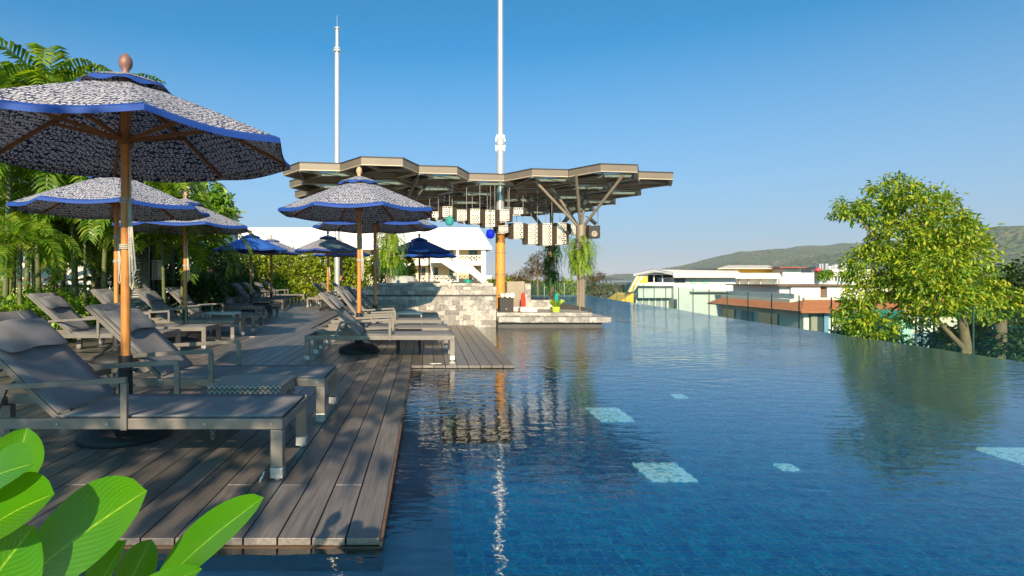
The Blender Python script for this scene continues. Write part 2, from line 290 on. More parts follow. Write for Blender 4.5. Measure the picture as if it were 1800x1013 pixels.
# ------------------------------------------------------------------ mesh helpers
class MB:
    def __init__(s): s.v = []; s.f = []; s.uv = None
    def add(s, vs, fs):
        o = len(s.v); s.v += [tuple(v) for v in vs]; s.f += [tuple(i+o for i in f) for f in fs]; return s
    def box(s, x0, x1, y0, y1, z0, z1, mat=None):
        vs = [(x0,y0,z0),(x1,y0,z0),(x1,y1,z0),(x0,y1,z0),(x0,y0,z1),(x1,y0,z1),(x1,y1,z1),(x0,y1,z1)]
        if mat: vs = [mat @ Vector(v) for v in vs]
        return s.add(vs, [(0,3,2,1),(4,5,6,7),(0,1,5,4),(1,2,6,5),(2,3,7,6),(3,0,4,7)])
    def beam(s, p0, p1, w, h, up=Vector((0,0,1))):
        p0 = Vector(p0); p1 = Vector(p1); d = p1-p0; l = d.length; d.normalize()
        sd = d.cross(up);
        if sd.length < 1e-4: sd = d.cross(Vector((0,1,0)))
        sd.normalize(); u = sd.cross(d)
        vs = [p+sd*a*w/2+u*b*h/2 for p in (p0,p1) for a, b in ((-1,-1),(1,-1),(1,1),(-1,1))]
        return s.add(vs, [(0,3,2,1),(4,5,6,7),(0,1,5,4),(1,2,6,5),(2,3,7,6),(3,0,4,7)])
    def tube(s, pts, r, seg=10, cap=True):
        pts = [Vector(p) for p in pts]; rs = r if isinstance(r, (list, tuple)) else [r]*len(pts)
        o = len(s.v); n = None; ref = Vector((0,0,1))
        for i, p in enumerate(pts):
            t = (pts[min(i+1,len(pts)-1)]-pts[max(i-1,0)]).normalized()
            if abs(t.dot(ref)) > .95: ref = Vector((1,0,0)) if abs(t.x) < .9 else Vector((0,1,0))
            a = t.cross(ref).normalized() if n is None else (n - t*n.dot(t)).normalized()
            n = a; b = t.cross(a)
            for k in range(seg):
                q = 2*PI*k/seg; s.v.append(tuple(p+(a*math.cos(q)+b*math.sin(q))*rs[i]))
        for i in range(len(pts)-1):
            for k in range(seg):
                k2 = (k+1) % seg; s.f.append((o+i*seg+k, o+i*seg+k2, o+(i+1)*seg+k2, o+(i+1)*seg+k))
        if cap:
            s.f.append(tuple(o+k for k in range(seg))[::-1]); s.f.append(tuple(o+(len(pts)-1)*seg+k for k in range(seg)))
        return s
    def lathe(s, prof, seg=20, c=(0,0,0)):
        o = len(s.v)
        for r, z in prof:
            for k in range(seg):
                q = 2*PI*k/seg; s.v.append((c[0]+r*math.cos(q), c[1]+r*math.sin(q), c[2]+z))
        for i in range(len(prof)-1):
            for k in range(seg):
                k2 = (k+1) % seg; s.f.append((o+i*seg+k, o+i*seg+k2, o+(i+1)*seg+k2, o+(i+1)*seg+k))
        s.f.append(tuple(o+k for k in range(seg))[::-1]); s.f.append(tuple(o+(len(prof)-1)*seg+k for k in range(seg))); return s
    def prism(s, poly, z0, z1):
        n = len(poly); vs = [(x,y,z0) for x,y in poly]+[(x,y,z1) for x,y in poly]
        return s.add(vs, [tuple(range(n))[::-1], tuple(range(n,2*n))]+[(i,(i+1)%n,n+(i+1)%n,n+i) for i in range(n)])
    def prism_y(s, poly, y0, y1):   # polygon in x,z pushed along y
        n = len(poly); vs = [(x,y0,z) for x,z in poly]+[(x,y1,z) for x,z in poly]
        return s.add(vs, [tuple(range(n)), tuple(range(n,2*n))[::-1]]+[(i,n+i,n+(i+1)%n,(i+1)%n) for i in range(n)])
    def build(s, name, mat, parent=None, smooth=False, bevel=0):
        me = bpy.data.meshes.new(name); me.from_pydata(s.v, [], s.f); me.update()
        if s.uv: 
            ul = me.uv_layers.new(name='UVMap')
            for lp in me.loops: ul.data[lp.index].uv = s.uv[lp.vertex_index]
        o = bpy.data.objects.new(name, me); COL.objects.link(o)
        me.materials.append(MT[mat] if isinstance(mat, str) else mat)
        if smooth: me.shade_smooth(); 
        if smooth == 'auto':
            me.set_sharp_from_angle(angle=rad(40))
        if bevel:
            b = o.modifiers.new('bevel', 'BEVEL'); b.width = bevel; b.segments = 2; b.limit_method = 'ANGLE'
        if parent: o.parent = parent
        return o
def tag(o, label=None, cat=None, group=None, kind=None):
    if label: o['label'] = label
    if cat: o['category'] = cat
    if group: o['group'] = group
    if kind: o['kind'] = kind
    return o
def thing(name, loc, label, cat, group=None, rz=0):
    o = bpy.data.objects.new(name, None); COL.objects.link(o); o.location = loc; o.rotation_euler = (0,0,rz)
    o.empty_display_size = .2; return tag(o, label, cat, group)
def struct(o): o['kind'] = 'structure'; return o
CH = {}
def reg(root, objs=None): pass
def kids(o): return [c for c in list(COL.objects) if c.parent == o]
def copy_tree(o, parent=None):
    c = o.copy(); COL.objects.link(c)
    if parent is not None: c.parent = parent
    for ch in KIDS(o): copy_tree(ch, c)
    return c
_cache = {}
def KIDS(o): return list(o.children)

# ------------------------------------------------------------------ world, sun, camera
SUN = Vector((.07, 1.0, -.47)).normalized()
el = math.asin(-SUN.z); az = math.atan2(-SUN.x, -SUN.y)
w = bpy.data.worlds.new('World'); S.world = w; w.use_nodes = True; nt = w.node_tree
sky = nt.nodes.new('ShaderNodeTexSky'); sky.sky_type = 'NISHITA'; sky.sun_disc = False
sky.sun_elevation = el; sky.sun_rotation = az; sky.air_density = .6; sky.dust_density = 1.5; sky.ozone_density = 8.0; sky.altitude = 0
bg = nt.nodes['Background']; bg.inputs[1].default_value = .115
wt = nt.nodes.new('ShaderNodeTexCoord'); ws = nt.nodes.new('ShaderNodeSeparateXYZ'); nt.links.new(wt.outputs['Generated'], ws.inputs[0])
wm = nt.nodes.new('ShaderNodeMapRange'); wm.inputs[1].default_value = 0; wm.inputs[2].default_value = .37; wm.inputs[3].default_value = .92; wm.inputs[4].default_value = 0; wm.interpolation_type = 'LINEAR'; nt.links.new(ws.outputs[2], wm.inputs[0])
wx = nt.nodes.new('ShaderNodeMix'); wx.data_type = 'RGBA'; nt.links.new(wm.outputs[0], wx.inputs[0]); wtn = nt.nodes.new('ShaderNodeMix'); wtn.data_type = 'RGBA'; wtn.blend_type = 'MULTIPLY'; wtn.inputs[0].default_value = 1; nt.links.new(sky.outputs[0], wtn.inputs[6])
wtr = nt.nodes.new('ShaderNodeValToRGB'); wtr.color_ramp.elements[0].position = .50; wtr.color_ramp.elements[0].color = (.20,1.02,.88,1); wtr.color_ramp.elements[1].position = .80; wtr.color_ramp.elements[1].color = (1.42,1.0,.86,1); nt.links.new(ws.outputs[2], wtr.inputs[0]); nt.links.new(wtr.outputs[0], wtn.inputs[7]); nt.links.new(wtn.outputs[2], wx.inputs[6]); wx.inputs[7].default_value = (1.75,2.1,2.65,1)
nt.links.new(wx.outputs[2], bg.inputs[0])
sd = bpy.data.lights.new('sun', 'SUN'); sd.energy = 4.2; sd.angle = rad(.5); sd.color = (1.0,.79,.54)
so = bpy.data.objects.new('sun', sd); COL.objects.link(so); so.rotation_euler = SUN.to_track_quat('-Z', 'Y').to_euler()
cam = bpy.data.cameras.new('camera'); co = bpy.data.objects.new('camera', cam); COL.objects.link(co)
cam.sensor_width = 36; cam.lens = 36*F/1800; cam.shift_x = 150/1800; cam.shift_y = -18.5/1800
cam.clip_start = .05; cam.clip_end = 60000
co.location = (0,0,H); co.rotation_euler = (rad(90),0,0); S.camera = co
S.view_settings.view_transform = 'Standard'; S.view_settings.look = 'None'; S.view_settings.gamma = 1; S.view_settings.exposure = 1.05
S.cycles.max_bounces = 8; S.cycles.transparent_max_bounces = 16; S.cycles.volume_bounces = 0

# ------------------------------------------------------------------ setting: sea, land, hills
EX = 12000
struct(MB().box(-EX,EX,-900,2*EX,-10.9,-9.9).build('sea', 'sea'))
coast = [(-500,-600),(2500,-600),(6000,2000),(6000,3500),(2600,3500),(1500,2500),(900,1500),(560,1000),(330,820),(120,700),(-40,640),(-500,600)]
struct(MB().prism(coast, -9.88, -9.0).build('land', 'land'))
from mathutils import noise as mnoise
def hill(name, ridge, Y, depth, label_base=-10, rough=.05, mat='hill'):
    """ridge: list of (px,py) of the crest as seen; terrain sheet with a real slope toward and away from the viewer"""
    pts = [P(px,py,Y) for px,py in ridge]; xs = [p.x for p in pts]; zs = [p.z for p in pts]
    nx, ny = 150, 44; vs = []; fs = []
    for j in range(ny+1):
        t = j/ny; y = Y-depth+2*depth*t; prof = math.sin(PI*t)**.9 if 0 < t < 1 else 0
        for i in range(nx+1):
            x = xs[0]+(xs[-1]-xs[0])*i/nx; z = float(np.interp(x, xs, zs)); hgt = (z+10)*prof
            n = mnoise.fractal(Vector((x*.0022, y*.0022, 3.1)), .9, 2.1, 6)
            vs.append((x, y, label_base+hgt*(1+.30*n*(1-prof*.55))+mnoise.fractal(Vector((x*.03,y*.03,0)),.8,2,3)*4*(prof>0)))
    for j in range(ny):
        for i in range(nx):
            a = j*(nx+1)+i; fs.append((a,a+1,a+nx+2,a+nx+1))
    return struct(MB().add(vs, fs).build(name, mat, smooth=True))
hill('far_hill', [(1215,473),(1244,463),(1280,457),(1324,442),(1347,438),(1383,439),(1421,435),(1465,426),(1514,428),(1560,432),(1620,446),(1700,462)], 3000, 1100)
hill('near_hill', [(1395,470),(1411,466),(1452,454),(1490,445),(1560,450),(1640,436),(1690,412),(1715,404),(1730,397),(1779,397),(1830,398),(1950,404),(2100,430)], 1900, 600)
hill('headland', [(1050,487.5),(1085,484),(1100,481),(1118,482),(1140,480),(1190,478),(1240,480),(1330,482)], 3600, 500)
q = [P(1686,461,1560),P(1700,452,1600),P(1722,449,1600),P(1748,455,1560),P(1738,467,1500),P(1700,468,1500)]

# ------------------------------------------------------------------ pool
WZ = -.035
edge = [(7.8,1.0),(7.9,4.5),(8.03,7.65),(8.2,10.7),(8.33,13.9),(8.58,17.4),(9.0,20.9),(9.5,28.7),(9.9,33),(10.3,37.0)]
outline = [(-9,1.0)]+edge+[(-6,37.3),(-6,13.4),(1.1,13.4),(1.1,7.1),(-.2,7.1),(-.2,2.4),(-9,2.4)]
struct(MB().add([(x,y,WZ) for x,y in outline], [tuple(range(len(outline)))]).build('pool_water', 'water'))
struct(MB().box(-9,10.9,.9,37.6,-1.15,-.98).build('pool_floor', 'poolfloor'))
struct(MB().prism([(-9,1.0),(.12,1.0),(.12,7.4),(-.2,7.4),(-.2,2.4),(-9,2.4)], -.975, -.13).build('pool_ledge', 'ledge'))
eb = MB()
for i in range(len(edge)-1):
    (x0,y0),(x1,y1) = edge[i], edge[i+1]
    eb.add([(x0,y0,-2),(x0+.16,y0,-2),(x1+.16,y1,-2),(x1,y1,-2),(x0,y0,WZ-.003),(x0+.16,y0,WZ-.03),(x1+.16,y1,WZ-.03),(x1,y1,WZ-.003)],
           [(4,5,6,7),(0,4,7,3),(1,2,6,5)])
struct(MB().box(-6,10.3,37.3,37.5,-2,WZ-.02).build('pool_far_edge','darkstone'))
struct(eb.build('pool_edge', 'poolwall'))
tag(MB().box(9.0,12.5,1,38.5,-8.9,-.9).add([],[]).build('catch_basin_wall','darkstone'), 'dark stone retaining wall below the far rim of the infinity pool','wall')
pa = [(2.52,6.05,.52,.60),(2.76,8.6,.55,.9),(4.4,9.9,.22,.3),(3.92,6.2,.2,.2),(7.0,6.55,.85,.75),]
labs = ['large pale aqua mosaic square on the pool floor nearest the deck corner','pale aqua mosaic square on the pool floor between the canopy reflection and open water','small pale aqua square farthest out in the middle of the pool','tiny pale aqua square on the pool floor beside the nearest large one','large pale aqua square on the pool floor at the right edge of the photo','faint small aqua square on the pool floor under the tree reflection']
for i, (x,y,wx,wy) in enumerate(pa):
    wx *= .88; wy *= .88
    pg = []
    for (u0,v0,u1,v1) in ((-1,-1,1,-1),(1,-1,1,1),(1,1,-1,1),(-1,1,-1,-1)):
        for k in range(8): t_ = k/8; jx = .018*min(1,wx*2)*math.sin(k*2.4+i+u0*3); pg.append((x+wx/2*(u0+(u1-u0)*t_)+jx, y+wy/2*(v0+(v1-v0)*t_)+.016*min(1,wy*2)*math.sin(k*3.1+v0*2+i)))
    tag(MB().prism(pg,-.979,-.955).build('pool_floor_inset','aqua'), labs[i], 'mosaic square', 'pale squares on the pool floor')
# ------------------------------------------------------------------ deck
dk = MB(); bw = .14444; x = 1.1
i = 0
while x > -9.4:
    x0 = x-bw+.006; x1 = x-.001
    ys = 7.1 if x > -.15 else 2.4
    ye = 34.0 if x1 < -1.5 else 13.08
    y = ys; first = True
    while y < ye:
        l = 2.0+random.random()*.05 if first and i % 2 else 3.0+random.random()*.9
        if first and i % 2 == 0: l = .62 if ys < 3 else 2.2
        y2 = min(y+l, ye); dz = random.uniform(-.0012,.0012)
        dk.box(x0, x1, y, y2-.003, -.03+dz, 0+dz); y = y2; first = False
    x -= bw; i += 1
struct(dk.build('pool_deck', 'deck', bevel=.002))
struct(MB().box(-9.5,-.23,2.44,34,-.95,-.045).box(-.229,1.06,7.14,13.05,-.95,-.047).build('deck_substructure', 'soil'))
struct(MB().box(-40,-9.45,-6,60,-9,-.02).box(-9.45,-6,34.02,60,-9,-.021).build('garden_ground', 'soil'))
struct(MB().box(-9.4,8,-6,.98,-1.4,.0).build('terrace', 'terrace'))

struct(MB().box(-.2005,-.186,2.4,7.09,-.2,-.012).box(-9.4,-.187,2.383,2.399,-.2,-.034).build('deck_edge_trim','rail_brown'))
# ------------------------------------------------------------------ loungers
def make_lounger():
    r = thing('sun_lounger', (0,0,0), 'x', 'sun lounger', 'grey sun loungers on the deck')
    W = .65; Lg = 1.98; T = .335
    fr = MB()
    for y in (0, W-.032): fr.box(-Lg,0,y,y+.032,T-.058,T)
    fr.box(-.03,-.001,.033,W-.033,T-.062,T-.012); fr.box(-Lg+.001,-Lg+.035,.033,W-.033,T-.058,T-.004)
    fr.box(-1.26,-1.235,.033,W-.033,T-.05,T-.02)
    fr.build('frame', 'frame', r, bevel=.003)
    for (lx,ly) in ((-.066,-.002),(-.066,W-.052),(-Lg,-.002),(-Lg,W-.052)):
        lg = MB().box(lx,lx+.066,ly,ly+.054,.07,T-.06).build('leg', 'frame', r, bevel=.003)
        MB().box(lx-.001,lx+.067,ly-.001,ly+.055,.012,.0695).box(lx+.02,lx+.045,ly+.015,ly+.04,0,.012).build('foot_cap', 'cap', lg, bevel=.002)
    nx = 14; ny = 6; vs = []; fs = []
    for i in range(nx+1):
        for j in range(ny+1):
            x = -1.235*i/nx-.012; y = .034+(W-.068)*j/ny
            sag = .02*math.sin(PI*j/ny)*math.sin(PI*min(1,(i+.4)/nx)); vs.append((x,y,T+.003-sag))
    for i in range(nx):
        for j in range(ny):
            a = i*(ny+1)+j; fs.append((a,a+ny+1,a+ny+2,a+1))
    st = MB().add(vs,fs).build('seat', 'sling', r, smooth=True); sm = st.modifiers.new('thick','SOLIDIFY'); sm.thickness = .006
    # screws
    sc = MB()
    for x in (-.06,-.42,-.95,-1.22,-1.6): sc.tube([(x,-.006,T-.028),(x,.002,T-.028)], .0065, 8)
    sc.build('screw', 'cap', r)
    # backrest, hinged at x=-1.24
    b = MB(); bl = .78
    for y in (.034, W-.034-.022): b.box(-bl,0,y,y+.022,-.03,.0)
    b.box(-bl,-bl+.022,.056,W-.056,-.029,-.001)
    bk = bpy.data.objects.new('x', None)
    bo = b.build('backrest', 'frame', r); bo.location = (-1.24,0,T+.012); bo.rotation_euler = (0,rad(44),0)
    vs = []; fs = []; nx = 10
    for i in range(nx+1):
        for j in range(ny+1):
            x = -bl*i/nx*.985-.004; y = .036+(W-.072)*j/ny; sag = .022*math.sin(PI*j/ny)*math.sin(PI*i/nx); vs.append((x,y,.005-sag))
    for i in range(nx):
        for j in range(ny):
            a = i*(ny+1)+j; fs.append((a,a+ny+1,a+ny+2,a+1))
    bs = MB().add(vs,fs).build('back_sling', 'sling', bo, smooth=True); sm = bs.modifiers.new('thick','SOLIDIFY'); sm.thickness = .006
    # pillow (soft slab)
    vs = []; fs = []; n1, n2 = 12, 8
    for side in (1,-1):
        for i in range(n1+1):
            for j in range(n2+1):
                u = i/n1; v = j/n2; e = (max(0,math.sin(PI*u))*max(0,math.sin(PI*v)))**.45
                vs.append((-bl+.10+.23*v+.008*math.sin(9*u), .05+(W-.10)*u, .035+side*.034*e+.006*math.sin(5*u+3*v)*e))
    m = (n1+1)*(n2+1)
    for i in range(n1):
        for j in range(n2):
            a = i*(n2+1)+j; fs.append((a,a+n2+1,a+n2+2,a+1)); fs.append((m+a,m+a+1,m+a+n2+2,m+a+n2+1))
    MB().add(vs,fs).build('pillow', 'pillow', bo, smooth=True)
    for y in (.15, W-.17): MB().box(-bl+.015,-bl+.14,y,y+.02,.006,.012).build('pillow_strap', 'pillow', bo)
    for y in (.075, W-.075): MB().beam((-.40,y,-.03),(-.52,y,-.42),.018,.012).build('prop', 'black', bo)
    # arms
    for y in (-.014, W-.014):
        a = MB(); yy = y+.012
        a.beam((-1.58,yy,T-.03),(-1.50,yy,.505),.022,.028); a.beam((-1.51,yy,.507),(-.845,yy,.545),.028,.03); a.box(-.872,-.838,y-.001,y+.025,T-.06,.5285)
        a.build('armrest', 'frame', r, bevel=.002)
    return r
LR = make_lounger()
def place_lounger(first, xf, y, ang, rz, label):
    o = LR if first else copy_tree(LR)
    o.location = (xf,y,0); o.rotation_euler = (0,0,rz+(0 if first else rad(1.3)*math.sin(y*5))); o['label'] = label
    for c in o.children:
        if c.name.startswith('backrest'): c.rotation_euler = (0,rad(ang),0)
    return o
lspec = [
 (-.78,3.08,44,0,'grey sling sun lounger nearest the camera, beside the bottom left leaves'),
 (-.77,4.30,44,0,'grey sun lounger second from the camera, behind the wicker side table'),
 (-3.60,7.75,43,.02,'grey sun lounger nearest of the garden side row, with shrubs behind its pillow'),
 (-3.39,8.73,47,.01,'lounger with dark shaded backrest in front of the slate sign board'),
 (-3.44,10.17,45,0,'lounger whose frame catches the sun, just before the white low table'),
 (-3.48,11.5,45,0,'lounger just behind the white low table in the garden side row'),
 (-4.36,14.65,46,0,'lounger before the dark table, with sunlit pillow by the left hedge'),
 (-4.28,15.8,46,.02,'lounger just behind the dark table by the left hedge'),
 (-4.92,19.5,46,0,'lounger left of the solid blue umbrella pole at the deck\'s far end'),
 (-5.19,21.5,46,0,'lounger right behind the solid blue umbrella pole by the hedge'),
 (-5.39,23.5,46,0,'lounger second from last in the row along the back hedge'),
 (-5.50,25.5,46,0,'last lounger of the row, at the foot of the back hedge'),
 (-2.5,21.2,47,0,'nearest of the three far loungers before the yellow green hedge'),
 (-2.5,23.0,47,0,'middle of the three far loungers before the yellow green hedge'),
 (-2.45,25.0,47,0,'farthest lounger with bluish pillow before the yellow green hedge'),
 (.37,7.48,45,0,'grey sun lounger at the deck edge with the domed umbrella base under it'),
 (.33,8.62,52,0,'lounger with upright back right behind the domed umbrella base'),
 (.27,10.2,50,0,'third lounger from the water along the pool side, before the white tray table'),
 (.25,11.75,45,0,'pool side lounger pushed up against the stone bar wall')]
for i, (a,b,c,d,e) in enumerate(lspec): place_lounger(i == 0, a, b, c, d, e)

# ------------------------------------------------------------------ tables
def wicker_table(x, y, w, d, h, mat, label):
    r = thing('side_table', (x,y,0), label, 'side table', 'side tables between the loungers')
    MB().box(-w/2,w/2,-d/2,d/2,h-.03,h).build('table_top', mat, r, bevel=.008)
    ap = MB()
    def apron(x0,y0,x1,y1):
        n = 8
        for k in range(n):
            a = k/n; b = (k+1)/n
            za = h-.03-.045-.05*abs(2*a-1)**3; zb = h-.03-.045-.05*abs(2*b-1)**3
            p = [(x0+(x1-x0)*a,y0+(y1-y0)*a),(x0+(x1-x0)*b,y0+(y1-y0)*b)]
            ox, oy = (0,.012) if abs(x1-x0) > abs(y1-y0) else (.012,0)
            ap.add([(p[0][0],p[0][1],za),(p[1][0],p[1][1],zb),(p[1][0],p[1][1],h-.031),(p[0][0],p[0][1],h-.031),
                    (p[0][0]+ox,p[0][1]+oy,za),(p[1][0]+ox,p[1][1]+oy,zb),(p[1][0]+ox,p[1][1]+oy,h-.031),(p[0][0]+ox,p[0][1]+oy,h-.031)],
                   [(0,1,2,3),(4,7,6,5),(0,4,5,1)])
    i_ = .004
    apron(-w/2+i_,-d/2+i_,w/2-i_,-d/2+i_); apron(-w/2+i_,d/2-i_-.012,w/2-i_,d/2-i_-.012); apron(-w/2+i_,-d/2+i_,-w/2+i_,d/2-i_); apron(w/2-i_-.012,-d/2+i_,w/2-i_-.012,d/2-i_)
    ap.build('apron', mat, r)
    for sx in (-1,1):
        for sy in (-1,1):
            MB().tube([(sx*(w/2-.035),sy*(d/2-.035),h-.035),(sx*(w/2-.03),sy*(d/2-.03),.0)], [.028,.016], 8).build('leg', mat, r)
    return r
wicker_table(-1.235,4.06,.50,.44,.37,'wicker','grey wicker side table between the two nearest loungers')
wicker_table(-.26,8.37,.38,.36,.33,'darkwicker','dark wicker side table under the frames of the pool side loungers')
wicker_table(-4.5,15.55,.45,.24,.42,'darkwicker','dark wicker table between two loungers by the left hedge')
wicker_table(-4.2,21.6,.5,.45,.36,'wicker','pale wicker stool standing alone on the far deck before the hedge')
def tray_table(x,y,w,d,h,label):
    r = thing('low_table', (x,y,0), label, 'side table', 'white low tables on the deck')
    f = MB()
    f.box(-w/2,w/2,-d/2,-d/2+.03,h-.04,h).box(-w/2,w/2,d/2-.03,d/2,h-.04,h).box(-w/2,-w/2+.03,-d/2+.031,d/2-.031,h-.04,h).box(w/2-.03,w/2,-d/2+.031,d/2-.031,h-.04,h)
    f.build('table_frame','cap',r, bevel=.003)
    MB().box(-w/2+.031,w/2-.031,-d/2+.031,d/2-.031,h-.02,h-.005).build('table_top','greywall',r)
    for sx in (-1,1):
        for sy in (-1,1): MB().box(sx*(w/2-.015)-.015,sx*(w/2-.015)+.015,sy*(d/2-.015)-.015,sy*(d/2-.015)+.015,0,h-.041).build('leg','cap',r)
tray_table(-4.0,11.12,.62,.4,.42,'white framed low table between two loungers of the garden side row')
tray_table(-.34,11.25,.5,.42,.42,'white framed tray table among the pool side loungers by the bar')

# ------------------------------------------------------------------ umbrellas
def make_umbrella(mat, solid=False):
    r = thing('patio_umbrella', (0,0,0), 'x', 'umbrella', 'umbrellas on the deck')
    MB().lathe([(.30,0),(.305,.012),(.30,.03),(.27,.07),(.20,.105),(.10,.13),(.05,.14)],28).build('base','black',r,smooth='auto')
    MB().tube([(0,0,.14),(0,0,.56)],.045,16).tube([(0,0,.14),(0,0,.2)],.06,16).tube([(.04,0,.46),(.085,0,.46)],.012,8).build('pole_sleeve','black',r,smooth='auto')
    MB().tube([(0,0,.5),(0,0,2.47)],.031,16).build('pole','wood',r,smooth='auto')
    R = 1.17; A = 2.47; Zr = 2.0; r0 = rad(-13)
    def surf(t, q):   # t 0..1 radial, q angle
        k = (q-r0)/(PI/4); fr = k-math.floor(k); ph = (fr-.5)*PI/4
        rr = t*R*math.cos(PI/8)/math.cos(ph)
        mid = 1-abs(2*fr-1)
        z = A-(A-Zr)*(t**1.12)-.034*t*t*math.sin(PI*fr)
        rr *= 1-.012*t*math.sin(PI*fr)
        return (rr*math.cos(q), rr*math.sin(q), z)
    def ring(ts, lift=0, seg=64):
        vs = []; fs = []
        for t in ts:
            for k in range(seg):
                x,y,z = surf(t, r0+2*PI*k/seg); vs.append((x,y,z+lift))
        for i in range(len(ts)-1):
            for k in range(seg):
                k2 = (k+1)%seg; fs.append((i*seg+k,i*seg+k2,(i+1)*seg+k2,(i+1)*seg+k))
        return MB().add(vs,fs)
    c = ring([.03+.97*i/13 for i in range(14)])
    o = len(c.v)
    for k in range(64):
        x,y,z = surf(1.0, r0+2*PI*k/64); c.v.append((x*.999,y*.999,z-.026))
    for k in range(64): c.f.append((o-64+k,o-64+(k+1)%64,o+(k+1)%64,o+k))
    c = c.build('canopy', mat, r, smooth='auto')
    b = ring([.965,.98,1.0],.004).add([],[])
    o = len(b.v); seg = 64
    for k in range(seg):
        x,y,z = surf(1.0, r0+2*PI*k/seg); b.v.append((x*1.005,y*1.005,z-.030))
    for k in range(seg):
        k2 = (k+1)%seg; b.f.append((2*seg+k,2*seg+k2,3*seg+k2,3*seg+k))
    b.build('canopy_trim','trim',r,smooth='auto')
    v = ring([.02,.12,.22,.25],.055); 
    v.build('vent', mat, r, smooth='auto')
    vt = ring([.25,.275],.05); o = 64
    for k in range(64):
        x,y,z = vt.v[64+k]; vt.v[64+k] = (x,y,z-.02-.012*math.sin(8*PI*k/64*2))
    vt.build('vent_trim','trim',r,smooth='auto')
    MB().lathe([(.012,2.46),(.03,2.52),(.022,2.535),(.04,2.56),(.046,2.59),(.04,2.62),(.022,2.645),(.004,2.655)],14).build('finial','finial',r,smooth=True)
    MB().tube([(0,0,2.02),(0,0,2.10)],.05,12).build('lower_hub','woodrib',r,smooth='auto')
    MB().tube([(0,0,2.36),(0,0,2.43)],.05,12).build('upper_hub','woodrib',r,smooth='auto')
    for k in range(8):
        q = r0+k*PI/4; d = Vector((math.cos(q),math.sin(q),0))
        p0 = d*.04+Vector((0,0,A-.055)); pm = Vector(surf(.55,q+1e-4))-Vector((0,0,.022)); p1 = Vector(surf(.985,q+1e-4))-Vector((0,0,.016))
        rb = MB().beam(p0,pm,.022,.028).beam(pm,p1,.020,.022).build('rib','woodrib',r)
        MB().beam(d*.045+Vector((0,0,2.06)), Vector(surf(.52,q+1e-4))-Vector((0,0,.036)), .02,.024).build('strut','woodrib',rb)
    rp = MB()
    pts = [(.035,-.01,2.0),(.045,-.02,1.7),(.05,-.035,1.35)]
    rp.tube(pts,.006,6)
    for z in (1.62,1.635,1.65,1.30,1.312,1.324): rp.tube([(.036*math.cos(a),.036*math.sin(a),z) for a in np.linspace(0,2*PI,13)],.0055,5,False)
    for s_,dx in ((.36,.0),(.30,.018)):
        rp.tube([(.035+dx,-.03,1.62),(.044+dx*.5,-.035,1.62-s_*.9),(.052+dx*.8,-.038,1.62-s_*1.6),(.064+dx*.8,-.038,1.62-s_*1.68),(.074+dx*.8,-.036,1.62-s_*1.55),(.058+dx*.5,-.034,1.62-s_*.8),(.042,-.03,1.63)],.006,6)
    rp.build('rope','rope',r,smooth=True)
    return r
U1 = make_umbrella('pattern'); U2 = make_umbrella('bluecanvas')
US = [(U1,-2.09,3.95,0,0,'patterned umbrella nearest the camera with large brown finial'),
 (0,-4.09,7.5,0,0,'patterned umbrella behind the nearest one, half hiding the palms'),
 (0,-4.33,10.2,0,6,'patterned umbrella beside the slate sign on the garden side'),
 (0,-1.0,8.42,.08,-10,'patterned umbrella rising from the domed base among the pool side loungers'),
 (0,-.97,10.7,.08,14,'patterned umbrella just before the stone bar on the pool side'),
 (0,-5.6,20.5,0,8,'small patterned umbrella right behind the left solid blue one'),
 (0,-3.3,19.0,0,4,'patterned umbrella before the yellow green hedge by the steel mast'),
 (0,-3.4,22.6,0,11,'farthest patterned umbrella, mostly hidden behind another before the hedge'),
 (U2,-5.72,18.5,0,20,'solid blue umbrella on the left before the hedge'),
 (0,-.26,20.0,0,-14,'solid blue umbrella behind the stone bar before the white building'),
 (0,.1,24.0,0,9,'light blue umbrella half hidden behind the solid blue one beyond the bar')]
for i, (o, x, y, dz, rz, lab) in enumerate(US):
    if not o: o = copy_tree(U1 if i < 9 else U2)
    o.location = (x,y,0); o.rotation_euler = (0,0,rad(rz)); o['label'] = lab; 
    if dz: o.scale = (1,1,1+dz/2.4)
    for c in o.children:
        if i == 0 and c.name.startswith('finial'):
            c.data.materials[0] = MT['finial_pink']
fin = [c for c in U1.children if c.name.startswith('finial')][0]
me2 = fin.data.copy(); me2.materials[0] = MT['finial']
for o in list(COL.objects):
    if o.name.startswith('finial') and o is not fin and o.data is fin.data: o.data = me2

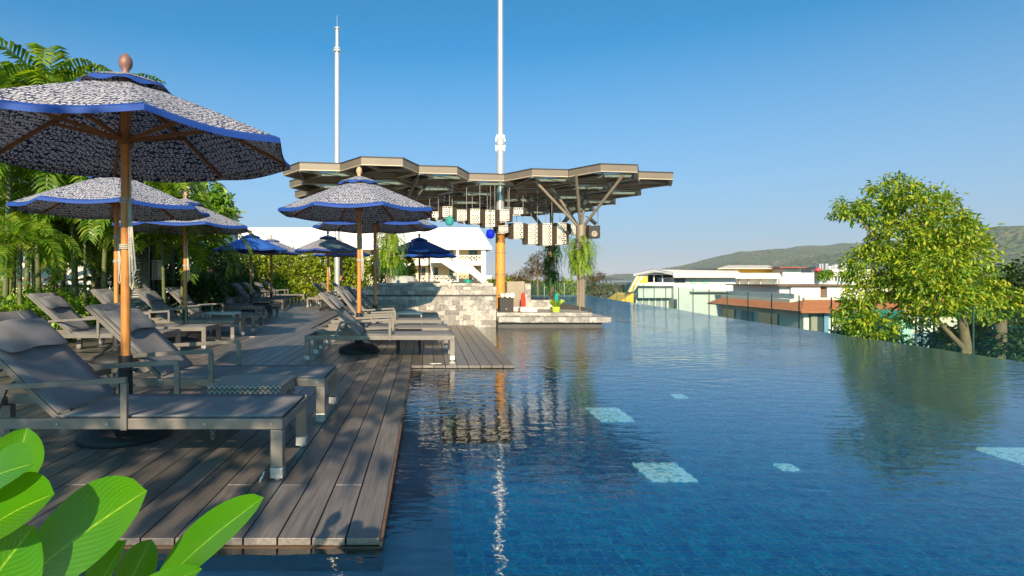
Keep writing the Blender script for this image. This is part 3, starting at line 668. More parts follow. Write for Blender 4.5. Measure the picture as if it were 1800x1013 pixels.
# ------------------------------------------------------------------ hexagonal canopy
can = thing('hexagonal_canopy', (2.6,15.5,0), 'bronze honeycomb roof canopy on branching columns over the pool bar', 'canopy')
CI = Matrix.Translation((-2.6,-15.5,0))
a = .912; th = rad(8); U = Vector((math.cos(th),math.sin(th),0)); V = Vector((-math.sin(th),math.cos(th),0))
O0 = Vector((-.97,12.38,0)); ZT = H+2.6; BH = .145
front = [1,0,1,2,1,0,1]; rows = [4,5,4,4,4,5,4]
cells = []
for c in range(7):
    for k in range(rows[c]):
        ctr = O0+U*((c-1)*1.5*a)+V*(a*.866*(1+front[c])+k*a*1.732); cells.append((c,k,ctr, ZT-.045*k))
off = Vector((2.6,15.5,0))
for (c,k,ctr,zt) in cells:
    ctr = ctr-off; pts = lambda R: [ctr+U*R*math.cos(PI/3*i)+V*R*math.sin(PI/3*i) for i in range(6)]
    po = pts(a-.006); pi_ = pts(a-.06); mb = MB()
    vs = [(p.x,p.y,z) for z in (zt-BH,zt) for p in po]+[(p.x,p.y,z) for z in (zt-BH,zt) for p in pi_]; fs = []
    for i in range(6):
        j = (i+1)%6; fs += [(i,j,6+j,6+i),(12+j,12+i,18+i,18+j),(6+i,6+j,18+j,18+i),(j,i,12+i,12+j)]
    mb.add(vs,fs)
    # Y bars in every cell
    zc = zt-.07
    for i in (0,2,4): mb.beam((ctr.x,ctr.y,zc-.05), (*(pi_[i].xy),zc-.03), .05,.06)
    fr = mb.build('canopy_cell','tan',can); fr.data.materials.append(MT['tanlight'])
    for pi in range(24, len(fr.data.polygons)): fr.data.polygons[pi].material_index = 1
    for pi in range(1,24,4): fr.data.polygons[pi].material_index = 1  # inner walls and bars painted paler to look lit from below
    pc = pts(a+.012); MB().add([(p.x,p.y,zt+.003) for p in pc]+[(p.x,p.y,zt+.028) for p in pc], [tuple(range(6))[::-1],tuple(range(6,12))]+[(i,(i+1)%6,6+(i+1)%6,6+i) for i in range(6)]) if False else None
    ep = MB(); pe = pts(a+.004); pin = pts(a-.1)
    vs = [(p.x,p.y,z) for z in (zt+.001,zt+.028) for p in pe]+[(p.x,p.y,z) for z in (zt+.001,zt+.028) for p in pin]; 
    ep.add(vs,fs); ep.build('edge_cap','darkrail',fr)
    pn = pts(a-.062); z1 = zt-.035
    sol = MB(); gl = MB()
    for i in range(6):
        j = (i+1)%6; tri = [(pn[i].x,pn[i].y,z1),(pn[j].x,pn[j].y,z1),(ctr.x,ctr.y,z1-.05)]
        tr2 = [(x,y,z+.012) for x,y,z in tri]
        tgt = gl if (i in (3,4,5) and (c+2*k) % 5 != 1) else sol
        tgt.add(tri+tr2,[(2,1,0),(3,4,5),(0,1,4,3),(1,2,5,4),(2,0,3,5)])
    sol.build('roof_panel','blackpanel' if (c*2+k)%3 else 'bronze',fr)
    fl = MB(); pa_ = pts(a-.008); pb_ = pts(a-.115)
    fl.add([(p.x,p.y,zt-BH-.018) for p in pa_]+[(p.x,p.y,zt-BH-.018) for p in pb_]+[(p.x,p.y,zt-BH-.001) for p in pa_]+[(p.x,p.y,zt-BH-.001) for p in pb_],[f for i in range(6) for f in ((i,6+i,6+(i+1)%6,(i+1)%6),(12+i,12+(i+1)%6,18+(i+1)%6,18+i),(i,(i+1)%6,12+(i+1)%6,12+i),(6+(i+1)%6,6+i,18+i,18+(i+1)%6))]).build('bottom_flange','tanlight',fr)  # paler flange colour stands in for light on the underside
    if gl.v: gl.build('roof_glass','roofglass',fr)
# columns
cols = [(3.85,14.2,0),(3.80,17.3,1),(-.94,14.55,2)]
for (x,y,q) in cols:
    zb = .26 if x > 1.5 else 0
    mb = MB().tube([(x-2.6,y-15.5,zb),(x-2.6,y-15.5,2.0)],.085,6)
    for k in range(6):
        t = k*PI/3; mb.tube([(x-2.6+.08*math.cos(t),y-15.5+.08*math.sin(t),zb),(x-2.6+.08*math.cos(t),y-15.5+.08*math.sin(t),2.02)],.022,8)
    mb.tube([(x-2.6,y-15.5,1.98),(x-2.6,y-15.5,2.42)],[.115,.13],14); mb.tube([(x-2.6,y-15.5,1.35),(x-2.6,y-15.5,1.41)],.115,14)
    cl = mb.build('column','bronze',can,smooth='auto')
    for k in range(6):
        t = th+k*PI/3+(.2 if q == 1 else 0); R = .95+.25*(k%2)
        MB().tube([(x-2.6+.06*math.cos(t),y-15.5+.06*math.sin(t),2.36),(x-2.6+R*math.cos(t),y-15.5+R*math.sin(t),ZT-BH-.06)],.036,8).build('strut','bronze',cl,smooth='auto')
td = MB()
for (c,k,ctr,zt) in cells:
    if (c+k)%2 == 0:
        p = ctr-off; q1 = p+U*a+V*0; q2 = p-U*a*.5+V*a*.866; q3 = p-U*a*.5-V*a*.866
        for A_,B_ in ((q1,q2),(q2,q3),(q3,q1)): td.tube([(A_.x,A_.y,zt-BH-.02),(B_.x,B_.y,zt-BH-.05)],.011,5)
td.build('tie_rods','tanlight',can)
r = thing('loudspeaker', (4.08,13.95,2.06), 'dark box loudspeaker on the front fern column', 'loudspeaker')
MB().box(-.14,.14,-.12,.12,0,.30).build('cabinet','black',r,bevel=.01)
MB().lathe([(.07,0),(.075,.004),(.05,.006),(.02,.002)],16).build('cone','bronze',r).rotation_euler = (rad(90),0,0)
r.children[1].location = (0,-.122,.1)
tag(MB().tube([(0,0,0),(.12,-.1,-.14)],.045,12).tube([(0,0,0),(-.08,.05,.06)],.012,6).build('spotlight','black'), 'small dark spotlight on the struts of the front column', 'spotlight').location = (4.02,14.05,2.56)

# hanging perforated boxes
def perf(R, h):
    """hexagonal open drum of sheet metal with real holes, five to a row, rows staggered"""
    mb = MB(); nr = max(2, int((h-.012)/.05)); pz = (h-.012)/nr
    for s_ in range(6):
        q0 = PI/3*(s_-1); p0 = Vector((R*math.cos(q0),R*math.sin(q0),0)); q1 = q0+PI/3; p1 = Vector((R*math.cos(q1),R*math.sin(q1),0)); W = (p1-p0).length; d = (p1-p0)/W
        if s_ not in (2,5):   # plain side sheet
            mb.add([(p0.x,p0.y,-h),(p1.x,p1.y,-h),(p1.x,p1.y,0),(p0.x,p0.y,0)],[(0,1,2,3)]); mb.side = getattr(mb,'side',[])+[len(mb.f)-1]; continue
        def quad(a,b,z0,z1):
            A = p0+d*a; B = p0+d*b; mb.add([(A.x,A.y,-z1),(B.x,B.y,-z1),(B.x,B.y,-z0),(A.x,A.y,-z0)],[(0,1,2,3)])
        quad(0,W,0,.012)
        for j in range(nr):
            z0 = .012+j*pz; z1 = z0+pz*.66; z2 = z0+pz; n = 4 if j%2 == 0 else 3; u = W/4.15; st = (W-n*u)/2; x = 0
            for k in range(n):
                a_ = st+k*u+u*.16; quad(x,a_,z0,z1); x = a_+u*.68
            quad(x,W,z0,z1); quad(0,W,z1,z2)
    return mb
LM = {}
def lantern(x,y,zt,h,label):
    r = thing('hanging_lantern', (x,y,zt), label, 'hanging lantern', 'perforated metal drums hanging under the canopy')
    key = round(h,2)
    if key not in LM:
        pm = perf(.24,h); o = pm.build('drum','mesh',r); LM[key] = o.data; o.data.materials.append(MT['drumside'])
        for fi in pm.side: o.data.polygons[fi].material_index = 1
        s = o.modifiers.new('t','SOLIDIFY'); s.thickness = .004
    else:
        o = bpy.data.objects.new('drum',LM[key]); COL.objects.link(o); o.parent = r; s = o.modifiers.new('t','SOLIDIFY'); s.thickness = .004
    MB().tube([(.12,-.2,0),(.12,-.2,ZT-.25-zt)],.008,5).build('cable','frame',r)
    MB().beam((-.24,0,-.02),(.24,0,-.02),.012,.012).beam((-.12,-.208,-.02),(.12,.208,-.02),.012,.012).beam((-.12,.208,-.02),(.12,-.208,-.02),.012,.012).build('spreader','frame',r)
    return r
seqA = [(747,375,386),(762,374,384),(786,365,383),(811,371,389),(834,369,394),(860,371,400),(885,370,390),(909,367,378)]
seqB = [(883,398,410),(909,393,420),(934,395,430),(959,394,432),(984,393,430),(1008,395,413),(1039,397,412)]
ordn = ['first','second','third','fourth','fifth','sixth','seventh','eighth']
for i,(px,yt,yb) in enumerate(seqA):
    Y = 14.5+.04*i; p = P(px,yt,Y); lantern(p.x,Y,p.z,(yb-yt)*Y/F,f'{ordn[i]} perforated drum from the left in the upper hanging cluster')
    if i in (2,4,5,6): p2 = P(px-13,yt+9,Y+.5); lantern(p2.x,Y+.47,p2.z,.22,f'lower perforated drum tucked behind the {ordn[i]} of the upper cluster')
for i,(px,yt,yb) in enumerate(seqB):
    Y = 14.9+.03*i; p = P(px,yt,Y); lantern(p.x,Y,p.z,(yb-yt)*Y/F,f'{ordn[i]} perforated drum from the left in the lower hanging cluster')
    if i in (1,2,3,4): p2 = P(px-11,yt+6,Y+.5); lantern(p2.x,Y+.45,p2.z,.30,f'perforated drum hidden partly behind the {ordn[i]} of the lower cluster')
def globe(px,py,Y,mat,label):
    p = P(px,py,Y); r = thing('glass_lamp', p, label, 'hanging lamp')
    MB().lathe([(.02,-.13),(.07,-.11),(.11,-.05),(.11,.03),(.09,.08),(.04,.11)],16).build('globe',mat,r,smooth=True)
    MB().tube([(0,0,.11),(0,0,ZT-.3-p.z)],.006,5).build('cable','frame',r)
    MB().lathe([(.02,-.15),(.03,-.14),(.02,-.131)],10).build('bulb','cushion',r)
globe(790,388,14.2,'tealglass','teal glass globe lamp hanging under the upper drums'); globe(862,411,14.3,'blueglass','cobalt blue glass globe lamp beside the wooden column')
# masts
r = thing('mast', (1.98,15.3,0), 'tall steel mast rising from the wooden column through the canopy', 'mast')
mb = MB().tube([(0,0,2.9),(0,0,4.72)],[.105,.1],18).tube([(0,0,4.72),(0,0,14)],[.085,.06],18)
mb.build('steel_pole','steel',r,smooth='auto')
mb = MB().tube([(0,0,4.66),(0,0,4.76)],.12,12)
for k in range(8): t = k*PI/4; mb.beam((.1*math.cos(t),.1*math.sin(t),4.5),(.12*math.cos(t),.12*math.sin(t),4.66),.01,.03).beam((.12*math.cos(t),.12*math.sin(t),4.76),(.09*math.cos(t),.09*math.sin(t),4.93),.01,.03)
mb.build('flange','steel',r)
mb = MB().tube([(0,0,0),(0,0,2.9)],[.135,.125],20); mb.build('wooden_sleeve','bamboo',r,smooth='auto')
mb = MB()
for z in (.62,1.18,1.75,2.32): mb.tube([(0,0,z),(0,0,z+.018)],.138,20)
mb.build('band','bronze',r)
r = thing('mast', (P(592.5,488,28).x,28,0), 'slender steel mast standing behind the left end of the canopy', 'mast')
MB().tube([(0,0,0),(0,0,12.3)],[.14,.125],16).tube([(0,0,12.3),(0,0,13.35)],[.09,.085],16).tube([(0,0,13.35),(0,0,14.0)],.012,6).build('steel_pole','steel',r,smooth='auto')
MB().tube([(0,0,12.2),(0,0,12.28)],.2,12).tube([(0,0,12.32),(0,0,12.4)],.17,12).tube([(0,0,13.33),(0,0,13.38)],.15,12).build('flange','steel',r)

# ------------------------------------------------------------------ bar and island
r = thing('pool_bar', (0,13.1,0), 'long grey veined stone bar counter at the end of the deck', 'bar')
MB().box(-1.46,1.60,0,1.0,-.6,.66).box(-1.46,1.605,-.003,1.0,.70,.885).build('counter_wall','stone',r,bevel=.006)
MB().box(-1.44,1.58,.02,.98,.66,.70).build('groove','darkstone',r)
MB().box(-1.2,1.57,.35,1.1,.886,.965).build('counter_top','stone',r,bevel=.004)
r = thing('stone_island', (0,12.7,0), 'stone tiled island platform projecting into the pool', 'platform')
MB().box(1.61,4.12,0,.9,.095,.21).box(1.61,4.12,.901,6.2,.095,.21).build('lower_slab','stone',r,bevel=.004)
MB().box(1.61,3.80,.35,6.0,.211,.29).build('upper_step','stone',r,bevel=.004)
MB().box(1.61,3.95,.12,6.0,-.9,.094).build('plinth','darkstone',r)
# contents of island
r = thing('wicker_cabinet', (1.87,13.5,.29), 'brown wicker box with a white knob holding rolled towels', 'cabinet')
MB().box(-.16,.17,-.15,.2,0,.335).build('body','darkwicker',r,bevel=.01)
MB().lathe([(.012,0),(.014,.01),(.006,.016)],10).build('knob','cushion',r).location = (0,-.155,.07); r.children[1].rotation_euler = (rad(90),0,0)
for i,(dx,dz,lb) in enumerate([(-.09,.045,'left rolled towel on the wicker cabinet'),(.03,.045,'middle rolled towel on the wicker cabinet'),(.14,.05,'right and fattest rolled towel on the wicker cabinet')]):
    mb = MB().tube([(0,-.14,0),(0,.12,0)],.05+.005*i,14)
    for k in range(3): mb.tube([((.04-.012*k)*math.cos(t),-.143,(.04-.012*k)*math.sin(t)) for t in np.linspace(0,5.5,12)],.005,5)
    o = mb.build('rolled_towel','towel',smooth='auto'); o.location = (1.87+dx,13.5,.625+dz+.008); tag(o,lb,'towel','rolled towels')
o = MB().box(2.02,2.46,14.3,14.36,.29,1.0).build('wood_panel','bronze'); tag(o,'dark brown timber screen beside the wooden column','screen')
tag(MB().box(2.47,2.62,14.3,14.9,.29,.95).build('stone_pillar','stone',bevel=.004),'short veined stone pillar beside the timber screen','pillar')
def surf_board(x,y,h,wd,mat,label,tilt,z0=.29):
    n = 12; vs = []; 
    for i in range(n+1):
        t = i/n; ww = wd*.5*(math.sin(PI*min(1,(.12+.88*(1-t)*1.0)))**.5 if t > .5 else 1)*(1 if t < .99 else .15)
        for s_,yy in ((-1,0),(1,0),(1,.03),(-1,.03)): vs.append((s_*ww,yy,h*t))
    fs = [(3,2,1,0),tuple(4*n+k for k in range(4))]
    for i in range(n):
        for k in range(4): fs.append((4*i+k,4*i+(k+1)%4,4*i+4+(k+1)%4,4*i+4+k))
    o = MB().add(vs,fs).build('upright_board',mat,bevel=.005); o.location = (x,y,z0); o.rotation_euler = (0,tilt,rad(25)); tag(o,label,'board')
surf_board(2.38,13.9,.45,.12,'red','small upright red board standing by the stone pillar',rad(-3))
surf_board(3.13,13.75,.44,.09,'board_green','small upright green board standing by the shaded fern column',rad(3))
for (x0,x1,y,z,h,lb) in ((1.98,2.42,13.45,.29,.11,'pale seat cushion at the back of the stone step'),(2.16,2.56,13.12,.293,.115,'pinkish white folded cushion on the front of the stone step')):
    o = MB().box(x0,x1,y,y+.32,z,z+h).build('cushion','cushion',bevel=.03); o.modifiers[0].segments = 4; tag(o,lb,'cushion','cushions on the island')
o = MB().box(2.5,3.25,14.6,14.9,.29,.52).build('low_wall','stone',bevel=.004); tag(o,'low stone wall across the middle of the island','wall')
o = MB().add([(3.25,14.6,.29),(4.05,13.9,.29),(4.05,14.02,.29),(3.25,14.75,.29),(3.25,14.6,.50),(4.05,13.9,.33),(4.05,14.02,.33),(3.25,14.75,.50)],[(0,1,5,4),(4,5,6,7),(1,2,6,5),(2,3,7,6),(3,0,4,7)]).build('kerb','darkpanel'); tag(o,'dark tapering kerb on the right side of the island','kerb')
r = thing('day_bed', (3.3,20.0,-.03), 'navy slatted daybed standing in the shallow water beyond the island', 'daybed')
MB().box(-.6,1.2,-.8,.8,.28,.36).build('mattress','navy',r,bevel=.02)
mb = MB()
for k in range(9): mb.box(-.58+k*.2,-.52+k*.2,-.8,-.74,0,.279)
mb.build('slatted_side','navy',r); MB().box(-.3,-.25,-.82,-.77,.2,.62).box(-.6,-.25,-.82,-.77,.621,.66).build('armrest','black',r)
r = thing('potted_plant', (3.03,13.35,.29), 'spiky plant in a lime green planter at the foot of the fern column', 'plant')
MB().lathe([(.08,0),(.09,.01),(.1,.12)],14).build('pot','planter',r,smooth='auto')
# things on the bar
o = MB().lathe([(.34,0),(.36,.05),(.33,.19),(.27,.24),(.1,.26)],10).build('covered_equipment','tarp'); o.location = (-.6,14.5,.9); o.scale = (1.0,.6,.95); tag(o,'grey fabric covered bundle behind the left end of the bar','cover')
tag(MB().box(-.6+.12,.5,14.3,14.5,.88,1.0).build('counter_tray','black',bevel=.005),'long dark tray at the back of the bar, left of the middle','tray','dark trays on the bar')
tag(MB().box(.62,1.3,14.3,14.5,.88,.99).build('counter_tray','black',bevel=.005),'long dark tray at the back of the bar near the wooden column','tray','dark trays on the bar')
r = thing('watering_can', (.99,13.7,.966), 'small green watering can standing on the bar', 'watering can')
MB().lathe([(.055,0),(.06,.01),(.055,.075),(.03,.09)],14).build('body','board_green',r,smooth='auto')
MB().tube([(.05,0,.02),(.11,0,.08)],.008,6).build('spout','board_green',r); MB().tube([(-.05,0,.02),(-.09,0,.05),(-.06,0,.085),(0,0,.11)],.006,6).build('handle','board_green',r)
o = MB().box(-.08,.08,-.06,.06,0,.035).box(-.05,.03,-.05,.05,.036,.06).build('folded_cloth','cushion',bevel=.008); o.location = (.4,13.7,.966); tag(o,'small heap of folded white cloths on the bar top','cloth')

# ------------------------------------------------------------------ foliage helpers
def leafcloud(name, mat, parent, blobs, n, size, aspect=.42, droop=.5, shell=.55, fold=.25, seed=1, cl=.0):
    """blobs: (x,y,z,rx,ry,rz) ellipsoids; leaves sit in tufts through each blob's outer volume"""
    g = np.random.default_rng(seed); B = np.array(blobs, float)
    vol = (B[:,3]*B[:,4]+B[:,4]*B[:,5]+B[:,3]*B[:,5]); vol /= vol.sum()
    ntuft = max(20, n//9); bi = g.choice(len(B), ntuft, p=vol)
    d = g.normal(size=(ntuft,3)); d /= np.linalg.norm(d,axis=1,keepdims=True)
    rr = shell+(1-shell)*g.random((ntuft,1))**.6; rr *= 1+.08*np.sin(7*d[:,:1]*2+bi[:,None])+.06*np.sin(9*d[:,2:3]*2+1+bi[:,None])
    C = B[bi,:3]+d*rr*B[bi,3:6]
    ti = np.repeat(np.arange(ntuft),9)[:n] if n <= ntuft*9 else np.repeat(np.arange(ntuft),9); k = len(ti)
    ld = g.normal(size=(k,3))*.8+d[ti]*.9; ld[:,2] -= droop; ld /= np.linalg.norm(ld,axis=1,keepdims=True)
    sz = size*(.6+.8*g.random((k,1))); base = C[ti]+g.normal(size=(k,3))*size*(.45+cl)
    sd = np.cross(ld, g.normal(size=(k,3))*.5+np.array([0,0,1.0])); sd /= np.linalg.norm(sd,axis=1,keepdims=True)+1e-9
    up = np.cross(sd, ld); w_ = sz*aspect
    v0 = base; v1 = base+ld*sz*.5+sd*w_*.5+up*sz*fold*.4; v2 = base+ld*sz-up*sz*.12; v3 = base+ld*sz*.5-sd*w_*.5+up*sz*fold*.4
    vs = np.stack([v0,v1,v2,v3],1).reshape(-1,3)
    me = bpy.data.meshes.new(name); ar = np.arange(k)*4
    f = np.stack([ar,ar+1,ar+2,ar,ar+2,ar+3],1).reshape(-1)
    me.vertices.add(len(vs)); me.vertices.foreach_set('co', vs.astype(np.float32).ravel())
    me.loops.add(len(f)); me.loops.foreach_set('vertex_index', f.astype(np.int32))
    nf = len(f)//3; me.polygons.add(nf); me.polygons.foreach_set('loop_start', np.arange(0,nf*3,3,dtype=np.int32)); me.polygons.foreach_set('loop_total', np.full(nf,3,dtype=np.int32))
    me.update(calc_edges=True); me.materials.append(MT[mat])
    o = bpy.data.objects.new(name, me); COL.objects.link(o)
    if parent: o.parent = parent
    return o
def rel(blobs, o): return [(b[0]-o[0],b[1]-o[1],b[2]-o[2],*b[3:]) for b in blobs]
def tree(name, base, blobs, n, size, mat, label, cat='tree', trunk=.12, limbs=True, group=None, seed=1, lean=(0,0), bark='bark', **kw):
    r = thing(name, base, label, cat, group); bl = rel(blobs, base)
    leafcloud('crown', mat, r, bl, n, size, seed=seed, **kw)
    mb = MB(); g = random.Random(seed); cz = min(b[2]-b[5]*.3 for b in bl)
    top = Vector((lean[0],lean[1],max(.3,cz)))
    mb.tube([(0,0,0), Vector((lean[0]*.4,lean[1]*.4,top.z*.5)), top],[trunk,trunk*.85,trunk*.7],10)
    if limbs:
        for b in bl:
            e = Vector(b[:3]); m_ = top.lerp(e,.5)+Vector((g.uniform(-.1,.1),g.uniform(-.1,.1),.1)); mb.tube([top-Vector((0,0,.1)),m_,e],[trunk*.55,trunk*.35,trunk*.12],7)
            for _ in range(3):
                q = e+Vector((g.uniform(-1,1)*b[3],g.uniform(-1,1)*b[4],g.uniform(-.6,1)*b[5]))*.7; mb.tube([m_,e.lerp(q,.5),q],[trunk*.25,trunk*.15,trunk*.05],5)
    mb.build('trunk', bark, r, smooth='auto'); return r
def PB(px,py,Y,rpx,rpy,ry=None):   # ellipsoid blob from where it stands in the photograph
    p = P(px,py,Y); rx = rpx*Y/F; rz = rpy*Y/F; return (p.x,p.y,p.z,rx,ry or (rx+rz)/2,rz)
# right-hand tree
YT = 12.8
bl = [PB(1495,368,YT,36,16),PB(1535,374,YT+.2,36,19),PB(1575,338,YT,42,28),PB(1612,365,YT+.3,55,36),PB(1645,400,YT-.2,56,40),PB(1590,425,YT,62,42),
      PB(1540,465,YT+.2,52,36),PB(1690,415,YT,36,30),PB(1700,455,YT-.4,48,34),PB(1640,470,YT-.6,58,38),PB(1590,500,YT,60,34),PB(1515,520,YT+.2,36,26),
      PB(1500,555,YT+.3,28,30),PB(1540,570,YT,34,26),PB(1650,525,YT-.6,58,34),PB(1706,505,YT-.3,42,30),PB(1690,530,YT-.5,40,18),PB(1615,556,YT,32,14)]
tr = thing('broadleaf_tree', P(1700,620,YT), 'large golden green tree beyond the glass fence on the right', 'tree'); tr.location.z = -9
leafcloud('crown','f_tree',tr,rel(bl,tr.location),21000,.108,.36,.75,.5,.25,seed=3,cl=.08)
mb = MB(); t0 = Vector((0,0,0)); b0 = P(1700,625,YT)-tr.location; b1 = P(1688,540,YT)-tr.location; mb.tube([t0,b0,b1],[.24,.115,.075],12)
for q in ((1640,470),(1700,455),(1590,430),(1650,400),(1610,365),(1575,340),(1690,415)):
    e = P(*q,YT)-tr.location; mb.tube([b1-Vector((0,0,.15)),b1.lerp(e,.5)+Vector((.08,.1,0)),e],[.08,.05,.015],8)
mb.build('trunk','bark',tr,smooth='auto')
mb = MB(); s0 = P(1694,612,YT-.2)-tr.location; s1 = P(1655,572,YT-.1)-tr.location; s2 = P(1610,520,YT)-tr.location
mb.tube([s0-Vector((0,0,1.2)),s0,s1,s2],[.08,.06,.048,.03],10)
for q in ((1540,470),(1515,520),(1500,550),(1500,370),(1545,570)):
    e = P(*q,YT)-tr.location; mb.tube([s2,s2.lerp(e,.55)+Vector((.05,.1,.06)),e],[.04,.028,.01],7)
mb.build('leaning_limb','bark',tr,smooth='auto')
def bgt(name,blobs,n,size,mat,label,seed,**kw):
    c = blobs[0]; return tree(name,(c[0],c[1]+.1,-9),blobs,n,size,mat,label,seed=seed,trunk=.18,group='trees beyond the glass fence',**kw)
bgt('broadleaf_tree',[PB(1790,520,15,48,38),PB(1835,490,15,50,40),PB(1760,560,14.5,40,30),PB(1830,570,14.5,50,40),PB(1795,610,14,55,30)],5500,.14,'f_dark','dark green tree at the right edge of the photo beyond the fence',21)
bgt('broadleaf_tree',[PB(1740,585,15.5,50,28),PB(1690,600,15.5,44,26),PB(1770,625,14.6,60,26),PB(1650,600,16,34,22)],5500,.13,'f_dark','low dark bushy tree behind the leaning trunk beyond the glass',22)
bgt('broadleaf_tree',[PB(1535,585,17,40,26),PB(1500,592,17,30,18),PB(1560,600,16,34,20)],3000,.12,'f_dark','dark low tree between the tiled house and the green gable',23)
bgt('broadleaf_tree',[PB(1765,528,14,30,22),PB(1735,545,14,26,20)],1700,.12,'f_tree','small sunlit yellow green tree right of the large one',24)
# dry coastal trees behind the canopy columns
tree('casuarina_tree',(P(945,488,42).x,42,-9),[PB(938,470,42,14,14),PB(948,455,42,15,11),PB(928,480,42,10,12),PB(958,478,42,10,10)],1500,.22,'f_dry','sparse brownish tree against the sea behind the fern columns',trunk=.12,seed=31,aspect=.12)
tree('casuarina_tree',(P(1045,488,60).x,60,-9),[PB(1048,487,60,13,6),PB(1040,494,60,10,6)],700,.28,'f_dry','small brownish tree top against the sea right of the front column',trunk=.12,seed=32,aspect=.14)
for i,(px,py,Y,rx,ry,lb) in enumerate([(905,496,48,26,8,'low bush behind the glass just right of the wooden column'),(985,503,50,34,12,'yellowish bush behind the far glass between the fern columns'),(1060,508,60,36,10,'flat green bush behind the far glass right of the front column'),(940,508,46,34,10,'green bush behind the far glass below the sparse tree'),(1095,512,70,36,8,'green bush before the pale building with the yellow slide'),(880,500,44,18,8,'bush top between the white building and the wooden column')]):
    tree('bush',(P(px,py,Y).x,Y,-9),[PB(px,py,Y,rx,ry),PB(px+rx*.6,py+4,Y+1,rx*.5,ry*.8)],1300,.3,'f_hedge' if i%2 else 'f_dry',lb,'bush',trunk=.1,seed=40+i,group='bushes beyond the pool end')
# hedges
r = thing('hedge', (P(500,488,29).x,29,0), 'tall clipped yellow green hedge across the back of the deck', 'hedge')
bl = []
for k in range(15):
    x = -11.3+k*.56; bl += [(x,29+.2*math.sin(k*2.1),1.85+.12*math.sin(k*1.7),.55,.5,.66),(x+.2,28.9+.15*math.cos(k),.95,.6,.6,.8),(x,29.5,1.3,.6,.3,1.1)]
    if k < 14: bl.append((x,28.5,.35,.6,.5,.45))
leafcloud('foliage','f_hedge',r,rel(bl,r.location),34000,.15,.62,.2,.45,seed=5)
mb = MB()
for k in range(10): mb.tube([(-3.1+k*.7,0,0),(-3.1+k*.7,0,1.8)],[.05,.02],6)
mb.build('stems','bark',r)
r = thing('hedge', (-8.3,20,0), 'dark green hedge along the garden side of the far deck', 'hedge')
bl = []
for k in range(16):
    y = 14+k*.95; x = -7.6-(y-14)*.11; bl += [(x,y,1.55+.3*math.sin(k*1.3),.6,.7,.65+.1*math.sin(k*3)),(x+.25,y+.3,.6,.65,.7,.6)]
leafcloud('foliage','f_dark',r,rel(bl,r.location),13000,.14,.6,.2,.7,seed=6)
mb = MB()
for k in range(10): mb.tube([(.65-.1*k*1.6,-6+k*1.6,0),(.7-.1*k*1.6,-6+k*1.6,1.3)],[.04,.02],6)
mb.build('stems','bark',r)
def hedge2(px,py,Y,rx,ry,lb,seed,mat='f_hedge',n=1500):
    p = P(px,py,Y); tree('shrub',(p.x,Y,0),[PB(px,py,Y,rx,ry),PB(px,py+ry,Y,rx,ry)],n,.13,mat,lb,'shrub',trunk=.06,seed=seed,aspect=.6,shell=.6)
hedge2(670,465,24,16,22,'yellow green shrub beside the left fern column',51)
hedge2(714,470,24,14,20,'yellow green shrub right of the left fern column',52)
hedge2(350,508,14,40,14,'rounded low dark shrub behind the garden side loungers',53,'f_dark',2500)
# shrub bed on the left
names = ['leftmost','second','third','fourth','fifth','sixth','seventh','eighth','ninth','tenth']
for k in range(9):
    y = 6.2+k*.95; x = -6.15-.12*k+random.uniform(-.1,.1); h = .36
    bl = [(x+random.uniform(-.3,.3),y+random.uniform(-.3,.3),h+random.uniform(-.05,.12),.48,.45,.38) for _ in range(2)]+[(x-.9,y,h+.1,.7,.5,.42),(x-1.8,y,h+.1,.7,.5,.42)]
    tree('shrub',(x,y,0),bl,2600,.10,'f_shrub',f'bright green garden shrub, {names[k]} in the bed counting from the camera','shrub',trunk=.03,seed=60+k,aspect=.55,shell=.5,group='shrubs in the bed behind the loungers')
# palms
def frond_mesh(mb, base, azm, ln, elev, droop, g, n=26, wl=.42):
    d0 = Vector((math.cos(azm),math.sin(azm),0)); p = Vector(base); e = elev; step = ln/n; pts = [p.copy()]
    side = Vector((-math.sin(azm),math.cos(azm),0))
    for i in range(n):
        e -= droop/n*(.6+1.2*i/n); p = p+(d0*math.cos(e)+Vector((0,0,math.sin(e))))*step; pts.append(p.copy())
        if i < 3: continue
        t = i/n; l = wl*(math.sin(PI*min(1,.18+.82*t*.95))**.7)*(1-.25*t)+.06; tang = (d0*math.cos(e)+Vector((0,0,math.sin(e))))
        nrm = side.cross(tang)
        for s_ in (-1,1):
            dirv = (side*s_*.85+tang*.62+nrm*(-.28)+Vector((g.uniform(-.08,.08),g.uniform(-.08,.08),g.uniform(-.12,.08)))).normalized(); wv = tang*.017*(1+.6*(ln/1.6))
            q0 = p; q1 = p+dirv*l*.55; q2 = p+dirv*l+Vector((0,0,-.32*l))
            o = len(mb.v); mb.v += [tuple(q0-wv*.6),tuple(q0+wv*.6),tuple(q1+wv*1.25),tuple(q1-wv*1.25),tuple(q2)]
            mb.f += [(o,o+1,o+2,o+3),(o+3,o+2,o+4)]
    o = len(mb.v); w2 = .008
    for q in pts: mb.v += [tuple(q+side*w2),tuple(q-side*w2+Vector((0,0,-.004)))]
    for i in range(len(pts)-1): mb.f.append((o+2*i,o+2*i+1,o+2*i+3,o+2*i+2))
def palm_crown(seed, nf=17, ln=1.8):
    g = random.Random(seed); mb = MB()
    for k in range(nf):
        frond_mesh(mb,(0,0,0),2*PI*k/nf+g.uniform(-.25,.25),ln*g.uniform(.8,1.15),g.uniform(.7,1.35) if k%2 else g.uniform(.3,.8),g.uniform(1.3,2.2),g)
    return mb
PM = [palm_crown(s_).build('crown','f_palm') for s_ in (1,2,3,4)]
pmd = [o.data for o in PM]
for o in PM: bpy.data.objects.remove(o)
